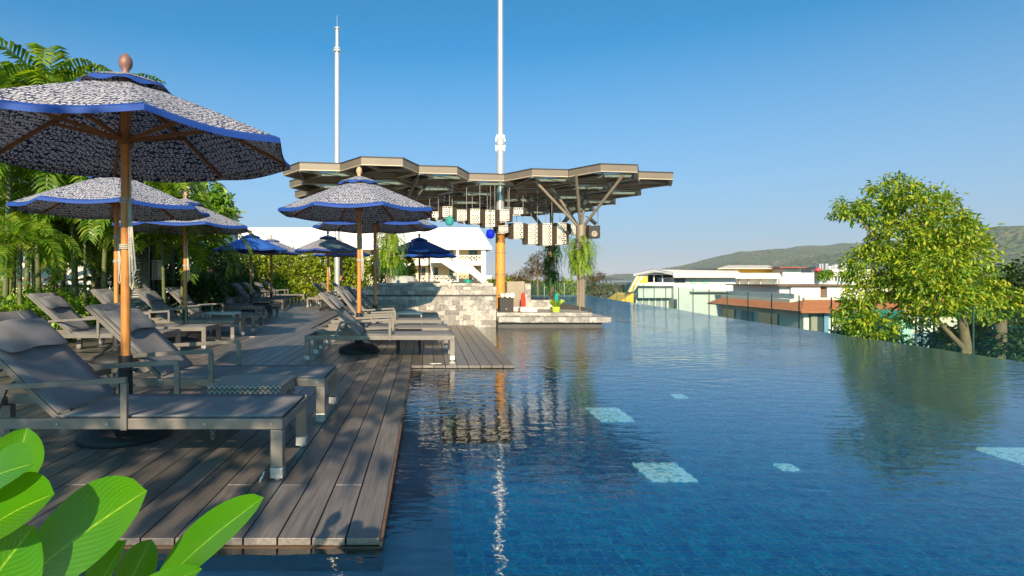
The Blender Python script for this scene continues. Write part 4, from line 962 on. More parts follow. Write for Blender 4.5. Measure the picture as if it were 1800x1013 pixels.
def palm(x,y,zc,mi,label,sc=1.0,rz=0,tr_=.05,lean=0):
    r = thing('areca_palm',(x,y,0),label,'palm','palms on the garden side')
    c = bpy.data.objects.new('crown',pmd[mi]); COL.objects.link(c); c.parent = r; c.location = (lean,0,zc); c.scale = (sc,)*3; c.rotation_euler = (0,0,rz)
    MB().tube([(0,0,0),(lean*.35,0,zc*.5),(lean,0,zc+.08)],[tr_*1.2,tr_,tr_*.8],9).build('trunk','palmbark',r,smooth='auto')
pl = [(35,9.0,1.55,.62,'small low palm with bright fronds nearest on the left'),
 (8,9.6,3.6,1.0,'palm at the left edge of the photo above the shrubs'),(20,11.5,4.4,1.1,'tallest palm at the left edge rising over the umbrella'),(92,11.5,4.65,1.05,'palm whose top stands against the sky above the nearest umbrella'),
 (70,10.5,2.9,1.0,'palm behind the left rim of the second umbrella'),(135,11,3.0,1.0,'palm directly behind the second umbrella canopy'),(165,12,4.3,1.0,'tall palm behind the peak of the nearest umbrella'),
 (180,11,2.6,.9,'palm left of the second umbrella pole'),(215,12.5,3.1,1.0,'palm just behind the nearest umbrella pole'),(246,12,2.5,.68,'palm leaning over the slate sign'),
 (268,13,2.9,.7,'palm between the sign and the third umbrella pole'),(290,13.4,2.2,.55,'short palm behind the white lantern post'),(306,14,2.4,.5,'rightmost dark palm before the dark hedge'),
 (110,13,2.5,1.0,'shaded palm deep in the left grove'),(45,13,3.2,1.05,'shaded palm behind the small bright one'),(235,14,3.6,1.0,'shaded palm at the back of the grove behind the sign'),
 (-30,10.5,3.9,1.1,'palm cut by the left edge of the photo'),(285,15,2.9,.65,'far palm behind the third umbrella canopy')]
for i,(px,Y,zc,sc,lb) in enumerate(pl):
    palm(P(px,488,Y).x,Y,zc,i%4,lb,sc,i*1.3,.035+.02*(i%3)/2,.15*math.sin(i))
# plain extra stems of the grove (stems whose crowns merge above)
for i,px in enumerate((15,60,100,128,150,188,205,262,290,318)):
    Y = 10.8+(i%4)*.9; zc = 1.75+.32*(i%3)
    palm(P(px,488,Y).x,Y,zc,(i+1)%4,f'thin stemmed palm in the grove, {ordn[i] if i<8 else ["ninth","tenth"][i-8]} from the left among the thin ones',.85,i*2.1,.03,.1*math.cos(i*2))
# broadleaf trees behind palms
tree('broadleaf_tree',(P(370,488,21.5).x,21.5,0),[PB(368,345,21.5,26,24),PB(384,365,21.5,26,22),PB(356,375,21.5,30,26),PB(374,395,21.5,28,22),PB(345,400,21,30,24),PB(350,425,21.5,34,22)],4200,.22,'f_shrub','large leaved green tree right of the palms beside the third umbrella',seed=71,aspect=.5,trunk=.1)
tree('broadleaf_tree',(-13,17,0),[(-12,17,3.2,2.2,1.6,1.6),(-14.5,17.5,3.6,2.2,1.6,1.8),(-10,17.5,2.6,1.6,1.4,1.4),(-17,17,3.4,2.2,1.5,1.8)],7000,.2,'f_dark','dark dense tree behind the left palm grove',seed=72,aspect=.5,trunk=.18)
tree('broadleaf_tree',(-9.2,18,0),[(-9.0,18,1.8,1.2,1.0,1.1),(-8.3,18.5,2.6,1.0,1,1.0),(-10.3,18.5,2.4,1.4,1,1.2)],5000,.16,'f_dark','dark tree filling the gap behind the slate sign',seed=73,aspect=.5,trunk=.12)
r = thing('garden_wall',(-16,19.5,0),'white rendered wall glimpsed through the palm stems','wall')
MB().box(-7,6,0,.2,0,1.6).build('wall_body','white',r); MB().box(-7,6,-.03,.23,1.601,1.66).build('coping','midgrey',r)
r = thing('rail_fence',(-11,13.6,0),'low brown timber rail fence behind the left shrubs','fence')
MB().box(-5,3.4,-.03,.03,.86,.93).box(-5,3.4,-.03,.03,1.02,1.07).build('rail','rail_brown',r)
for k in range(8): MB().box(-4.9+k*1.15,-4.82+k*1.15,-.1,-.031,0,1.12).build('fence_post','rail_brown',r)
# gabled house glimpsed above
r = thing('gabled_house',(P(332,488,34).x,34,0),'pale house gable with grey roof showing above the palms','house')
MB().box(-3,1.3,0,5,-2,5.19).build('wall','white',r); MB().prism_y([(-3.4,5.2),(-.9,7.2),(1.6,5.2)],-.3,5.3).build('roof','midgrey',r)
MB().prism_y([(-3.5,5.19),(-3.3,5.19),(-.9,7.08),(-.9,7.28)],-.38,-.301).prism_y([(1.7,5.19),(1.5,5.19),(-.9,7.08),(-.9,7.28)],-.38,-.302).build('bargeboard','white',r)
# ferns on columns
def fern(x,y,zt,zb,rad_,n,mat,label,seed):
    r = thing('hanging_fern',(x,y,zt),label,'fern','ferns growing on the canopy columns'); g = random.Random(seed); mb = MB()
    for k in range(n):
        az_ = g.uniform(0,2*PI); u = g.random()**.8; z0 = -(zt-zb-.3)*u; ln = g.uniform(.35,.62)*(1.1-.3*u); d0 = Vector((math.cos(az_),math.sin(az_),0)); sd_ = Vector((-d0.y,d0.x,0))
        p = d0*.09+Vector((0,0,z0)); e = g.uniform(.1,1.0); m = 11; reach = rad_/.30*g.uniform(.5,1.25)*(1-.35*u)
        for i in range(m):
            e -= .16+.14*i/m; e = max(e,-1.45); t_ = d0*math.cos(e)*reach+Vector((0,0,math.sin(e))); p = p+t_*ln/m; tn = t_.normalized()
            l = .095*(1-.55*i/m)*g.uniform(.7,1.2)
            for s_ in (-1,1):
                dv = (sd_*s_+tn*.8+Vector((g.uniform(-.2,.2),g.uniform(-.2,.2),-.25))).normalized(); o = len(mb.v); wv = tn*.016
                mb.v += [tuple(p-wv),tuple(p+wv),tuple(p+dv*l)]; mb.f.append((o,o+1,o+2))
    mb.build('fronds',mat,r); return r
fern(3.85,14.2,2.12,1.0,.34,230,'f_fern','bright yellow green fern draped round the front right column',81)
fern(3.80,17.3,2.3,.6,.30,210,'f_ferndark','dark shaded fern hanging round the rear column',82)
fern(-.94,14.55,2.35,1.15,.38,260,'f_fern','bright fern around the left column behind the umbrella poles',83)
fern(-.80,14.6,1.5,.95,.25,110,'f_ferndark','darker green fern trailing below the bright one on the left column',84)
g = random.Random(5); mb = MB()
for k in range(26):
    t = g.uniform(0,2*PI); d = Vector((math.cos(t),math.sin(t),0)); o = len(mb.v); l = g.uniform(.1,.22); s_ = Vector((-d.y,d.x,0))*.012
    mb.v += [tuple(d*.03-s_+Vector((0,0,.1))),tuple(d*.03+s_+Vector((0,0,.1))),tuple(d*l*.6+s_*.7+Vector((0,0,.1+l))),tuple(d*l+Vector((0,0,.08+l*.9)))]; mb.f += [(o,o+1,o+2),(o,o+2,o+3)]
mb.build('leaves','f_fern',[o for o in COL.objects if o.name=='potted_plant'][0])
# ------------------------------------------------------------------ slate sign, lantern post
r = thing('slate_sign',(P(243,488,11.6).x,11.6,0),'tall slate grey information board with lines of small pale text','sign',None,rad(8))
MB().box(-.2,.2,0,.08,0,1.98).build('panel','signgrey',r,bevel=.004)
tx = MB(); g = random.Random(3); z = 1.60
for k in range(26):
    ln = g.uniform(.06,.2); 
    if k not in (5,11,15,19): tx.box(-.12,-.12+ln,-.006,-.0005,z,z+.012)
    z -= .05
tx.build('text','letter',r)
tx = MB(); tx.box(-.10,.06,-.006,-.0005,1.74,1.76).box(-.12,.10,-.006,-.0005,1.80,1.815); tx.prism_y([(-.08,1.82),(.0,1.87),(.08,1.82)],-.006,-.0005)
tx.box(-.08,.12,-.006,-.0005,1.652,1.66)
for k in range(4): tx.box(-.07+.05*k,-.04+.05*k,-.006,-.0005,1.66,1.72)
tx.build('emblem','letter',r)
r = thing('lantern_post',(P(266,488,12.2).x,12.2,0),'black post carrying a white framed lantern box beside the sign','lantern')
MB().box(-.03,.03,-.03,.03,0,1.65).build('post','black',r)
MB().box(.05,.17,-.06,.06,1.1,1.42).build('lantern_glass','cushion',r); f = MB()
for x_ in (.045,.165):
    for y_ in (-.07,.055): f.box(x_,x_+.015,y_,y_+.015,1.08,1.44)
f.box(.035,.19,-.075,.075,1.441,1.47).box(.035,.19,-.075,.075,1.055,1.079); f.build('lantern_frame','white',r)
MB().box(.031,.045,-.01,.01,1.25,1.29).build('bracket','black',r)

# ------------------------------------------------------------------ glass fence
r = thing('glass_fence',(11,20,0),'frameless green tinted glass fence beyond the pool rim','fence')
y = 6.1; k = 0
def ftop(y): return .52+.0115*(y-11.6)
while y < 38.3:
    y1 = y+1.34
    MB().add([(0,y-20+.02,-.9),(.02,y-20+.02,-.9),(.02,y1-20-.02,-.9),(0,y1-20-.02,-.9),(0,y-20+.02,ftop(y)),(.02,y-20+.02,ftop(y)),(.02,y1-20-.02,ftop(y)),(0,y1-20-.02,ftop(y))],
        [(0,3,2,1),(4,5,6,7),(0,1,5,4),(1,2,6,5),(2,3,7,6),(3,0,4,7)]).build('glass_panel','glass',r)
    MB().box(-.004,.024,y-20-.010,y-20+.010,-.9,ftop(y)-.002).build('post','posts',r); y = y1
x = 11-.05; yf = y-20
while x > -1:
    MB().box(x-11-1.35,x-11-.03,yf,yf+.02,-.9,.70).build('glass_panel','glass',r); MB().box(x-11-.012,x-11+.012,yf-.02,yf-.001,-.9,.70).build('post','palet',r); x -= 1.38

# ------------------------------------------------------------------ buildings
def bpx(mb,x0,x1,yt,yb,Y,depth,dy=0):
    a_ = P(x0,yt,Y); b_ = P(x1,yb,Y); return mb.box(a_.x,b_.x,Y+dy,Y+dy+depth,b_.z,a_.z)
def relbuild(mb,name,mat,parent,**kw):
    o = parent.location; mb.v = [(x-o[0],y-o[1],z-o[2]) for x,y,z in mb.v]; return mb.build(name,mat,parent,**kw)
# white hotel with long roof
YB = 80
r = thing('white_hotel',(P(640,488,YB).x,YB,-9),'long white two storey hotel block with bright white roof, balconies and outside stair','building')
def wp(px,py,Y=YB): return P(px,py,Y)
a0 = wp(330,435.5,79.7); a1 = wp(865,435.5,79.7); c0 = wp(330,400.5,84); c1 = wp(842,400.5,84)
rf = MB().add([a0,a1,c1,c0,(a0.x,91,a0.z),(a1.x,91,a1.z),a0-Vector((0,0,.25)),a1-Vector((0,0,.25)),(a0.x,91,a0.z-.25),(a1.x,91,a1.z-.25)],[(0,1,2,3),(3,2,5,4),(1,5,2),(0,3,4),(6,7,1,0),(7,9,5,1),(6,8,9,7)])
relbuild(rf,'roof','whiteroof',r)
mb = MB(); bpx(mb,335,846,436.5,600,YB+2.2,8); relbuild(mb,'rear_wall','cream',r)
mb = MB(); bpx(mb,846.3,854,436.6,600,YB+.1,10); relbuild(mb,'end_wall','white',r)
mb = MB(); bpx(mb,335,846,458.7,466.7,YB,2.15); bpx(mb,335,846,494.8,600,YB,2.15); relbuild(mb,'balcony_slab','white',r)
xs = [640-46*6+46*k for k in range(7)]+[620,666,712,758,804,850][1:]
for x in sorted(set([344,390,436,482,528,574,620,666,712,758,804])):
    mb = MB(); bpx(mb,x-2,x+2.6,436.7,458.6,YB-.05,.3); bpx(mb,x-2,x+2.6,466.8,494.7,YB-.05,.3); relbuild(mb,'pillar','white',r)
for (yt,yb) in ((448.7,458.6),(484.7,494.7)):
    mb = MB(); bpx(mb,335,846,yt,yt+1.0,YB+.0,.12); 
    x = 620
    while x < 846:
        for (u0,v0,u1,v1) in ((x+1,yt+1,x+7.6,yb-.5),(x+1,yb-.5,x+7.6,yt+1)): mb.beam(P(u0,v0,YB+.1),P(u1,v1,YB+.1),.09,.08,Vector((0,1,0)))
        bpx(mb,x-.3,x+.5,yt+1,yb,YB+.03,.1); x += 8.2
    relbuild(mb,'railing','white',r)
for (yt,yb) in ((439,458.6),(471,494.7)):
    for x in (628,652,676,700,741,763,790,824,832):
        mb = MB(); bpx(mb,x,x+7,yt,yb,YB+2.1,.09); w_ = relbuild(mb,'window','glassdark',r)
        mb = MB(); bpx(mb,x+7.2,x+14,yt-.3,yb,YB+2.05,.12); relbuild(mb,'shutter','redwood',w_)
def pr_px(pts, y0, y1): 
    return MB().prism_y([(P(px,py,77.5).x,P(px,py,77.5).z) for px,py in pts],y0,y1)
sp = pr_px([(757,449),(779,449),(805,467),(831,468),(848,484),(865,484.5),(865,520),(848,520),(848,498),(827,481),(803,480),(776,462),(757,462)],77.4,77.6)
relbuild(sp,'stair_parapet','white',r)
sp = pr_px([(757,456),(779,457),(805,475),(831,476),(848,492),(848,498),(827,481),(803,480),(776,462),(757,462)],77.61,79.8); relbuild(sp,'stair_flight','white',r)
sp = MB(); bpx(sp,803,806,480,600,77.45,.3); relbuild(sp,'stair_post','white',r)
# pale pavilion building
Y1 = 56
r = thing('pavilion_building',(P(1200,488,Y1).x,Y1,-9),'pale grey building with white roof and open corner terrace beyond the fence','building')
mb = MB(); bpx(mb,1184,1293,488,600,Y1,9); relbuild(mb,'wall','greywall',r)
mb = MB(); bpx(mb,1122,1183.8,496.5,503,Y1,7); bpx(mb,1122,1183.8,503.2,524,Y1+.5,7); relbuild(mb,'terrace_parapet','greywall',r)
mb = MB(); bpx(mb,1118,1183.8,524.2,600,Y1+1.2,6); relbuild(mb,'lower_wall','midgrey',r)
mb = MB(); bpx(mb,1140,1183.5,483,496,Y1+4,.2); relbuild(mb,'terrace_back_wall','glassdark',r)
mb = MB()
for k in range(6): bpx(mb,1118+k*11,1120+k*11,524.3,545,Y1+1.1,.09)
relbuild(mb,'lower_pilasters','white',r)
for x in (1121,1149,1164,1183): mb = MB(); bpx(mb,x,x+1.4,480,496.4,Y1+.1,.1); relbuild(mb,'terrace_column','white',r)
A = [P(1146,473.5,Y1-.8),P(1297,476.5,Y1-.8),P(1300,480.5,Y1-1),P(1184,480.5,Y1-1)]
mb = MB(); mb.add([P(1184,480,Y1-1),P(1301,480,Y1-1),P(1301,488,Y1-1),P(1184,488,Y1-1),P(1184,480,Y1-.8),P(1301,480,Y1-.8),P(1301,488,Y1-.8),P(1184,488,Y1-.8)],[(0,3,2,1),(4,5,6,7),(0,1,5,4),(3,7,6,2),(1,2,6,5),(0,4,7,3)])
p = P(1146,473.8,Y1+4); q = P(1297,476,Y1+4); mb.add([P(1184,480,Y1-.9),P(1301,480,Y1-.9),q,p,(P(1184,480,Y1).x,Y1+9.5,P(1184,480,Y1).z),(P(1301,480,Y1).x,Y1+9.5,P(1184,480,Y1).z)],[(0,1,2,3),(3,2,5,4)])
relbuild(mb,'roof','white',r)
mb = MB().add([P(1184,480.5,Y1-.95),P(1150,479,Y1-.9),P(1113,484,Y1-.8),P(1113,483,Y1+1),p,P(1146,475,Y1+3.9),P(1113,486,Y1-.8)],[(0,1,4),(1,2,3,4),(1,6,2)])
mb.add([P(1113,481.5,Y1-.8),P(1148,474,Y1-.8),P(1186,482,Y1-.95),P(1186,484.5,Y1-.95),P(1148,477,Y1-.8),P(1113,484,Y1-.8)],[(0,5,4,1),(1,4,3,2)])
o = relbuild(mb,'gable_eave','midgrey',r); s = o.modifiers.new('t','SOLIDIFY'); s.thickness = .1
for (x0,x1,yt,yb,m_) in ((1186,1195,489.5,497,'glassdark'),(1196,1204,489.5,497,'glassdark'),(1206,1212,490,499,'greywall'),(1215,1224,490,499,'greenglass'),(1236,1245,490,499,'greenglass'),(1263,1279,530,543,'greenglass'),(1184.5,1190,526,543,'glassdark')):
    mb = MB(); bpx(mb,x0,x1,yt,yb,Y1-.06,.05); w_ = relbuild(mb,'window',m_,r); f = MB()
    bpx(f,x0-.9,x1+.9,yt-.9,yt,Y1-.1,.09); bpx(f,x0-.9,x1+.9,yb,yb+.9,Y1-.1,.09); bpx(f,x0-.9,x0,yt,yb,Y1-.1,.09); bpx(f,x1,x1+.9,yt,yb,Y1-.1,.09); relbuild(f,'window_frame','white',w_)
mb = MB(); bpx(mb,1216,1292,512.5,514,Y1-.5,.5); relbuild(mb,'pipe_ledge','midgrey',r)
r = thing('yellow_slide_house',(P(1120,500,50).x,50,-9),'small yellow roofed stair house with white sloping rails','building')
relbuild(MB().prism_y([(P(x,y,50).x,P(x,y,50).z) for x,y in ((1086,532),(1112,516),(1114,516),(1114,600),(1086,600))],50,54),'wall','yellow',r)
relbuild(MB().prism_y([(P(x,y,50).x,P(x,y,50).z) for x,y in ((1106,514),(1121,486),(1139,486),(1139,498),(1124,498),(1114,514))],50.1,50.6),'stair_side','yellow',r)
mb = MB()
for (u,v,u2,v2) in ((1105,513,1120,486),(1112,513,1128,486)): mb.beam(P(u,v,50.0),P(u2,v2,50.0),.12,.25,Vector((0,1,0)))
relbuild(mb,'handrail','white',r)
# middle block
Y2 = 62
r = thing('terrace_building',(P(1335,488,Y2).x,Y2,-9),'white building with cream awning roof and yellow upper storey','building')
mb = MB(); bpx(mb,1294,1376,487.5,600,Y2+1,8); relbuild(mb,'wall','white',r)
mb = MB(); bpx(mb,1294,1372,500.5,520,Y2,.99); relbuild(mb,'balcony_wall','white',r)
mb = MB(); mb.add([P(1290,480,Y2+1.5),P(1370,480,Y2+1.5),P(1375,488,Y2-.4),P(1290,488,Y2-.4),P(1375,490,Y2-.4),P(1290,490,Y2-.4)],[(3,2,1,0),(5,4,2,3)]); o = relbuild(mb,'awning','white',r); s = o.modifiers.new('t','SOLIDIFY'); s.thickness = .12
for x in (1299,1315,1336,1370): mb = MB(); bpx(mb,x,x+1.6,490.2,500.4,Y2+.3,.2); relbuild(mb,'column','cushion',r)
mb = MB(); bpx(mb,1291,1360,471.5,480,Y2+4,4); relbuild(mb,'upper_storey','yellow',r)
mb = MB(); mb.add([P(1262,471.5,Y2+2.5),P(1366,471.5,Y2+2.5),P(1350,466.5,Y2+6),P(1280,466.5,Y2+6),P(1366,473,Y2+2.5),P(1262,473,Y2+2.5)],[(0,1,2,3),(5,4,1,0)]); o = relbuild(mb,'upper_roof','cushion',r); s = o.modifiers.new('t','SOLIDIFY'); s.thickness = .15
mb = MB(); bpx(mb,1325,1338,509.5,513,Y2-.6,.5); relbuild(mb,'yellow_bench','yellow',r)
for x in (1303,1345,1356): mb = MB(); bpx(mb,x,x+5,508,513,Y2-.5,.4); relbuild(mb,'air_conditioner','cushion',r)
mb = MB(); bpx(mb,1294,1366,513.2,514.2,Y2-.9,.9); relbuild(mb,'ledge','greywall',r)
r = thing('white_block',(P(1395,488,64).x,64,-9),'plain white block with thin red brown roof','building')
mb = MB(); bpx(mb,1376,1408,472,600,64,6); relbuild(mb,'wall','white',r); mb = MB(); bpx(mb,1408.2,1428,479.5,600,64.5,5); relbuild(mb,'side_wing','greywall',r); mb = MB(); bpx(mb,1428.2,1431,479.5,600,64.4,5); relbuild(mb,'corner_pier','white',r)
mb = MB(); bpx(mb,1371,1418,469.3,471.2,63,8); relbuild(mb,'roof','redwood',r)
r = thing('cream_block',(P(1405,488,46).x,46,-9),'low cream walled block with thin dark roof edge above the tiled house','building')
mb = MB(); bpx(mb,1391,1442,504,600,46,7); relbuild(mb,'wall','white',r); mb = MB(); bpx(mb,1370,1390.8,503.5,600,46.3,7); relbuild(mb,'shaded_wing','greywall',r)
mb = MB(); bpx(mb,1442.2,1454,504,600,46.2,6); relbuild(mb,'timber_bay','rail_brown',r); mb = MB(); bpx(mb,1454.2,1560,504,600,46,7); relbuild(mb,'right_wing','white',r)
mb = MB(); bpx(mb,1367,1562,501.5,503.4,45.7,8); relbuild(mb,'roof_edge','rail_brown',r)
r = thing('roof_terrace',(P(1480,488,72).x,72,-9),'white balustraded roof terrace planted with shrubs','building')
mb = MB(); bpx(mb,1431.5,1560,494,600,72,6); relbuild(mb,'wall','white',r); mb = MB()
for k in range(24): bpx(mb,1433+k*5.2,1435+k*5.2,486,493.9,72,.2)
bpx(mb,1431,1560,484.8,485.9,71.95,.3); relbuild(mb,'balustrade','white',r)
mb = MB(); bpx(mb,1462,1530,474,493.9,76,4); relbuild(mb,'rear_storey','white',r)
for i,(px,lb) in enumerate(((1440,'small shrub with a red bloom on the white roof terrace'),(1456,'small green shrub in the middle of the white roof terrace'),(1483,'yellow green shrub on the roof terrace beside the large tree'))):
    tree('shrub',(P(px,488,71).x,71.2,P(px,494,72).z),[PB(px,481,71,8,5),PB(px+4,484,71,6,5)],350,.3,'f_shrub',lb,'shrub',trunk=.05,seed=90+i,group='shrubs on the roof terrace')
rb = MB().lathe([(.1,0),(.35,.2),(.3,.45),(.05,.6)],8).build('bloom','redflower'); p = P(1437,479,70.6); rb.parent = [o for o in COL.objects if o.get('label','').startswith('small shrub with a red')][0]; rb.location = p-rb.parent.location
# tiled house
r = thing('tiled_house',(22,33,-9),'pale house with orange tiled roof, curtained windows and blue railing','house')
mb = MB().box(21.6,34,32.6,42,-9,-.92); relbuild(mb,'wall','white',r)
z0 = -.80; ex = 21.0; ey = 31.9
mb = MB().add([(ex,ey,z0),(34,ey,z0),(34,ey+1.9,-.22),(ex+1.5,ey+1.9,-.22),(ex,42.6,z0),(ex+1.0,42.6,-.42),(ex+1.0,ey+2.6,-.42),(ex,ey+1.6,z0)],[(0,1,2,3),(0,3,6,7),(7,6,5,4)])
o = relbuild(mb,'roof','tile',r); s = o.modifiers.new('t','SOLIDIFY'); s.thickness = .09
mb = MB().box(22.02,22.2,34.5,42.6,-.6,-.22).box(22.45,34,33.8,34,-.5,-.1); relbuild(mb,'white_parapet','white',r)
mb = MB().box(22.6,22.7,35,42.5,-.22,.1); relbuild(mb,'terrace_glass','greywall',r)
for (y0,y1_,m_,nm) in ((32.9,33.0,'white','x'),(34.9,36.9,'glassdark','window'),(37.6,39.0,'midgrey','door'),(39.8,41.3,'glassdark','window')):
    if nm == 'x': continue
    mb = MB().box(21.52,21.595,y0,y1_,-4.2 if nm == 'door' else -3.4,-1.15); w_ = relbuild(mb,nm,m_,r)
    f = MB().box(21.49,21.515,y0-.08,y0,-3.4,-1.1).box(21.49,21.515,y1_,y1_+.08,-3.4,-1.1).box(21.49,21.515,(y0+y1_)/2-.03,(y0+y1_)/2+.03,-3.4,-1.1); relbuild(f,'door_frame' if nm == 'door' else 'window_frame','greywall',w_)
def curtain(x0,x1,y,zt,zb,n):
    vs = []; fs = []
    for i in range(n+1):
        x = x0+(x1-x0)*i/n; vs += [(x,y-.04*(i%2),zb),(x,y-.04*(i%2),zt)]
    for i in range(n): fs.append((2*i,2*i+2,2*i+3,2*i+1))
    return MB().add(vs,fs)
for k,(x0,x1) in enumerate(((21.9,22.6),(23.3,25.2),(26.6,28.4),(29,31))):
    relbuild(MB().box(x0,x1,32.5,32.59,-3.4,-1.0),'window','glassdark',r); relbuild(curtain(x0+.05,x1-.3,32.49,-1.05,-3.35,22),'curtain','cushion',r)
for x in (22.65,26.1): relbuild(MB().box(x,x+.25,32.4,32.58,-3.3,-.95),'blue_shutter','bluep',r)
for x in (22.75,26.25): relbuild(MB().box(x,x+.3,31.6,31.9,-9,-1.9),'pier','white',r)
mb = MB().box(23.07,26.24,31.7,31.76,-2.1,-2.04).box(26.56,31,31.7,31.76,-2.1,-2.04).box(21.7,22.73,31.7,31.76,-2.1,-2.04)
for k in range(64): 
    x = 21.75+k*.14
    if not (22.7 < x < 23.1 or 26.2 < x < 26.58): mb.box(x,x+.04,31.71,31.75,-3,-2.101)
relbuild(mb,'blue_railing','bluep',r)
relbuild(MB().box(27.6,27.9,32.3,32.48,-1.5,-1.25),'wall_lamp','cushion',r)
# green gable
r = thing('green_gable_house',(P(1582,547,26).x,26,-9),'small teal gabled kiosk with round window seen through the tree','house')
g_ = lambda x,y: (P(x,y,26).x,P(x,y,26).z)
relbuild(MB().prism_y([g_(1563,575),g_(1582,550),g_(1601,575),g_(1601,640),g_(1563,640)],26,29),'wall','palet',r)
relbuild(MB().prism_y([g_(1557,578),g_(1582,546),g_(1582,549.5),g_(1560,579)],25.7,29.3),'roof_left','tealp',r)
relbuild(MB().prism_y([g_(1607,578),g_(1582,546),g_(1582,549.5),g_(1604,579)],25.9,29.3),'roof_right','tealp',r)
relbuild(MB().prism_y([g_(1609,580),g_(1582,545.5),g_(1582,549.5),g_(1604,580.5)],25.65,25.89),'bargeboard','white',r)
c = P(1582,566,25.98); relbuild(MB().tube([(c.x,25.93,c.z),(c.x,25.99,c.z)],.16,18),'round_window','tealp',r); relbuild(MB().tube([(c.x,25.9,c.z),(c.x,25.929,c.z)],.11,18),'window_pane','palet',r)
# hillside hotel
r = thing('hillside_hotel',(P(1460,470,1300).x,1300,P(1460,480,1300).z),'grey terraced hotel low on the wooded hillside','building')
g = random.Random(8)
for k in range(9): x = 1440+k*5.5; yt = 466+g.uniform(-3,2); mb = MB(); bpx(mb,x,x+5,yt,480,1300+g.uniform(-8,8),12); relbuild(mb,'block','greywall' if k%2 else 'midgrey',r)

# ------------------------------------------------------------------ foreground plant
fp = thing('foreground_plant',(-.55,.72,0),'large glossy bright green leaves at the bottom left corner','plant')
def big_leaf(base, tip, width, nrm, curl=.12, cup=.25, shape=.62):
    base = Vector(base)-fp.location; tip = Vector(tip)-fp.location; d = tip-base; ln = d.length; t = d.normalized(); n = Vector(nrm).normalized(); s_ = t.cross(n).normalized(); n = s_.cross(t)
    vs = []; fs = []; uv = []; m1, m2 = 26, 10
    for i in range(m1+1):
        u = i/m1; wv = width*.5*max(.02,(math.sin(PI*(u**1.25)**shape if u < 1 else 0)))**.62 if False else width*.5*(max(0,math.sin(PI*u**(1.45 if shape < .7 else 2.0)))**.6*.97+.03*(1-u)+ .0)
        for j in range(m2+1):
            v = j/m2*2-1; p = base+d*u+n*(curl*ln*math.sin(PI*u))+s_*v*wv+n*(cup*wv*abs(v)**1.5)+n*(.012*math.sin(9*u+v*2)*abs(v)*ln*.3); vs.append(p); uv.append((j/m2,u))
    for i in range(m1):
        for j in range(m2): a = i*(m2+1)+j; fs.append((a,a+1,a+m2+2,a+m2+1))
    mb = MB().add(vs,fs); mb.uv = uv; o = mb.build('leaf','bigleaf',fp,smooth=True); return o
vw = Vector((0,-1,.25))
big_leaf(P(255,1060,.80),P(463,874,.72),.062,(-.25,-.75,.6),.04,.3)
big_leaf(P(-30,1095,.70),P(258,862,.66),.105,(-.2,-.8,.6),.05,.2,.8)
big_leaf(P(-70,985,.60),P(96,868,.60),.085,(-.4,-.6,.7),.10,.25,.8)
big_leaf(P(-60,900,.64),P(60,815,.60),.07,(-.2,-.6,.8),.12,.2,.8)
big_leaf(P(15,900,.78),P(48,752,.78),.066,(.3,-.9,.2),.05,.35,.8)
big_leaf(P(190,1100,.78),P(266,948,.80),.05,(.3,-.9,.2),.06,.3,.8)
big_leaf(P(150,1100,.72),P(222,950,.70),.045,(-.5,-.8,.2),.06,.45)
big_leaf(P(150,1120,.74),P(355,1000,.72),.045,(0,-.5,.9),.06,.2)
big_leaf(P(60,1000,.86),P(150,885,.88),.05,(.1,-.7,.6),.06,.3,.8)
big_leaf(P(-80,1120,.62),P(60,925,.62),.10,(.2,-.9,.3),.06,.3,.8)
MB().tube([(0,0,0),(-.03,.02,.3),(-.05,.03,.55)],[.018,.015,.012],9).tube([(-.03,.02,.3),(.12,.03,.5)],[.012,.009],8).build('stem','palmbark',fp,smooth='auto')
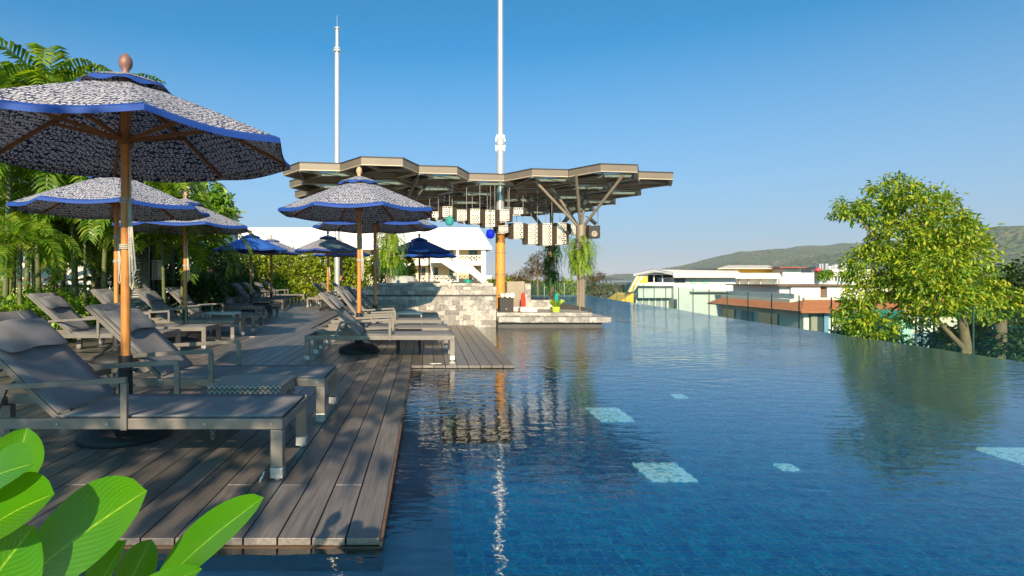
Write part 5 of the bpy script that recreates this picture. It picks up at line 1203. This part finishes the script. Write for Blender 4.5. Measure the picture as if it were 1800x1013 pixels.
# flowers on the deck
def frangi(x,y,z,s_,lb,rx=0):
    mb = MB()
    for k in range(5):
        t = k*2*PI/5; d = Vector((math.cos(t),math.sin(t),0)); sd_ = Vector((-d.y,d.x,0)); o = len(mb.v)
        mb.v += [(0,0,.004),tuple((d*.5+sd_*.28)*s_+Vector((0,0,.35*s_))),tuple(d*s_+Vector((0,0,.3*s_))),tuple((d*.5-sd_*.28)*s_+Vector((0,0,.28*s_)))]; mb.f += [(o,o+1,o+2),(o,o+2,o+3)]
    o = mb.build('fallen_flower','flower'); o.location = (x,y,z); o.rotation_euler = (rx,0,x*9); sm = o.modifiers.new('t','SOLIDIFY'); sm.thickness = .002; tag(o,lb,'flower','white blossoms fallen on the deck')
frangi(P(474,846,3.06).x-.03,3.06,.025,.035,'white blossom lying against the foot of the nearest lounger leg',rad(70))
frangi(P(761,648,7.16).x,7.15,.002,.045,'left one of two white blossoms at the deck corner by the water')
frangi(P(771,648,7.16).x,7.17,.002,.04,'right one of two white blossoms at the deck corner by the water')
frangi(P(444,594,10.4).x,10.35,.002,.055,'white blossom alone in the middle of the deck walkway')

# ------------------------------------------------------------------ shade tree behind the camera (casts the dappled shade)
tree('shade_tree',(-4.2,-4.0,0),[(-4.4,-3.8,3.5,1.5,1.3,.8),(-2.2,-3.2,3.3,1.2,1.1,.62),(-1.5,-3.6,3.9,1.1,1.1,.7),(-3.2,-4.6,4.6,1.8,1.4,.9),(-5.8,-4.2,4.3,1.4,1.3,1.0),(-1.6,-5.0,5.1,1.3,1.1,.7)],1700,.22,'f_dark','garden tree behind the viewpoint shading the near deck',seed=101,aspect=.5,trunk=.14,shell=.2)

# ------------------------------------------------------------------ haze
hz = MB().box(-11900,11900,-850,23900,-11.9,330).build('haze','glass'); hz['kind'] = 'stuff'
m, nt, b = newmat('haze_air'); nt.nodes.remove(b)
vv = N(nt,'ShaderNodeVolumePrincipled'); vv.inputs['Density'].default_value = .00010; vv.inputs['Color'].default_value = (.80,.86,.95,1); vv.inputs['Anisotropy'].default_value = 0
L(nt, vv.outputs[0], nt.nodes['Material Output'].inputs['Volume']); hz.data.materials[0] = m; hz.visible_shadow = True
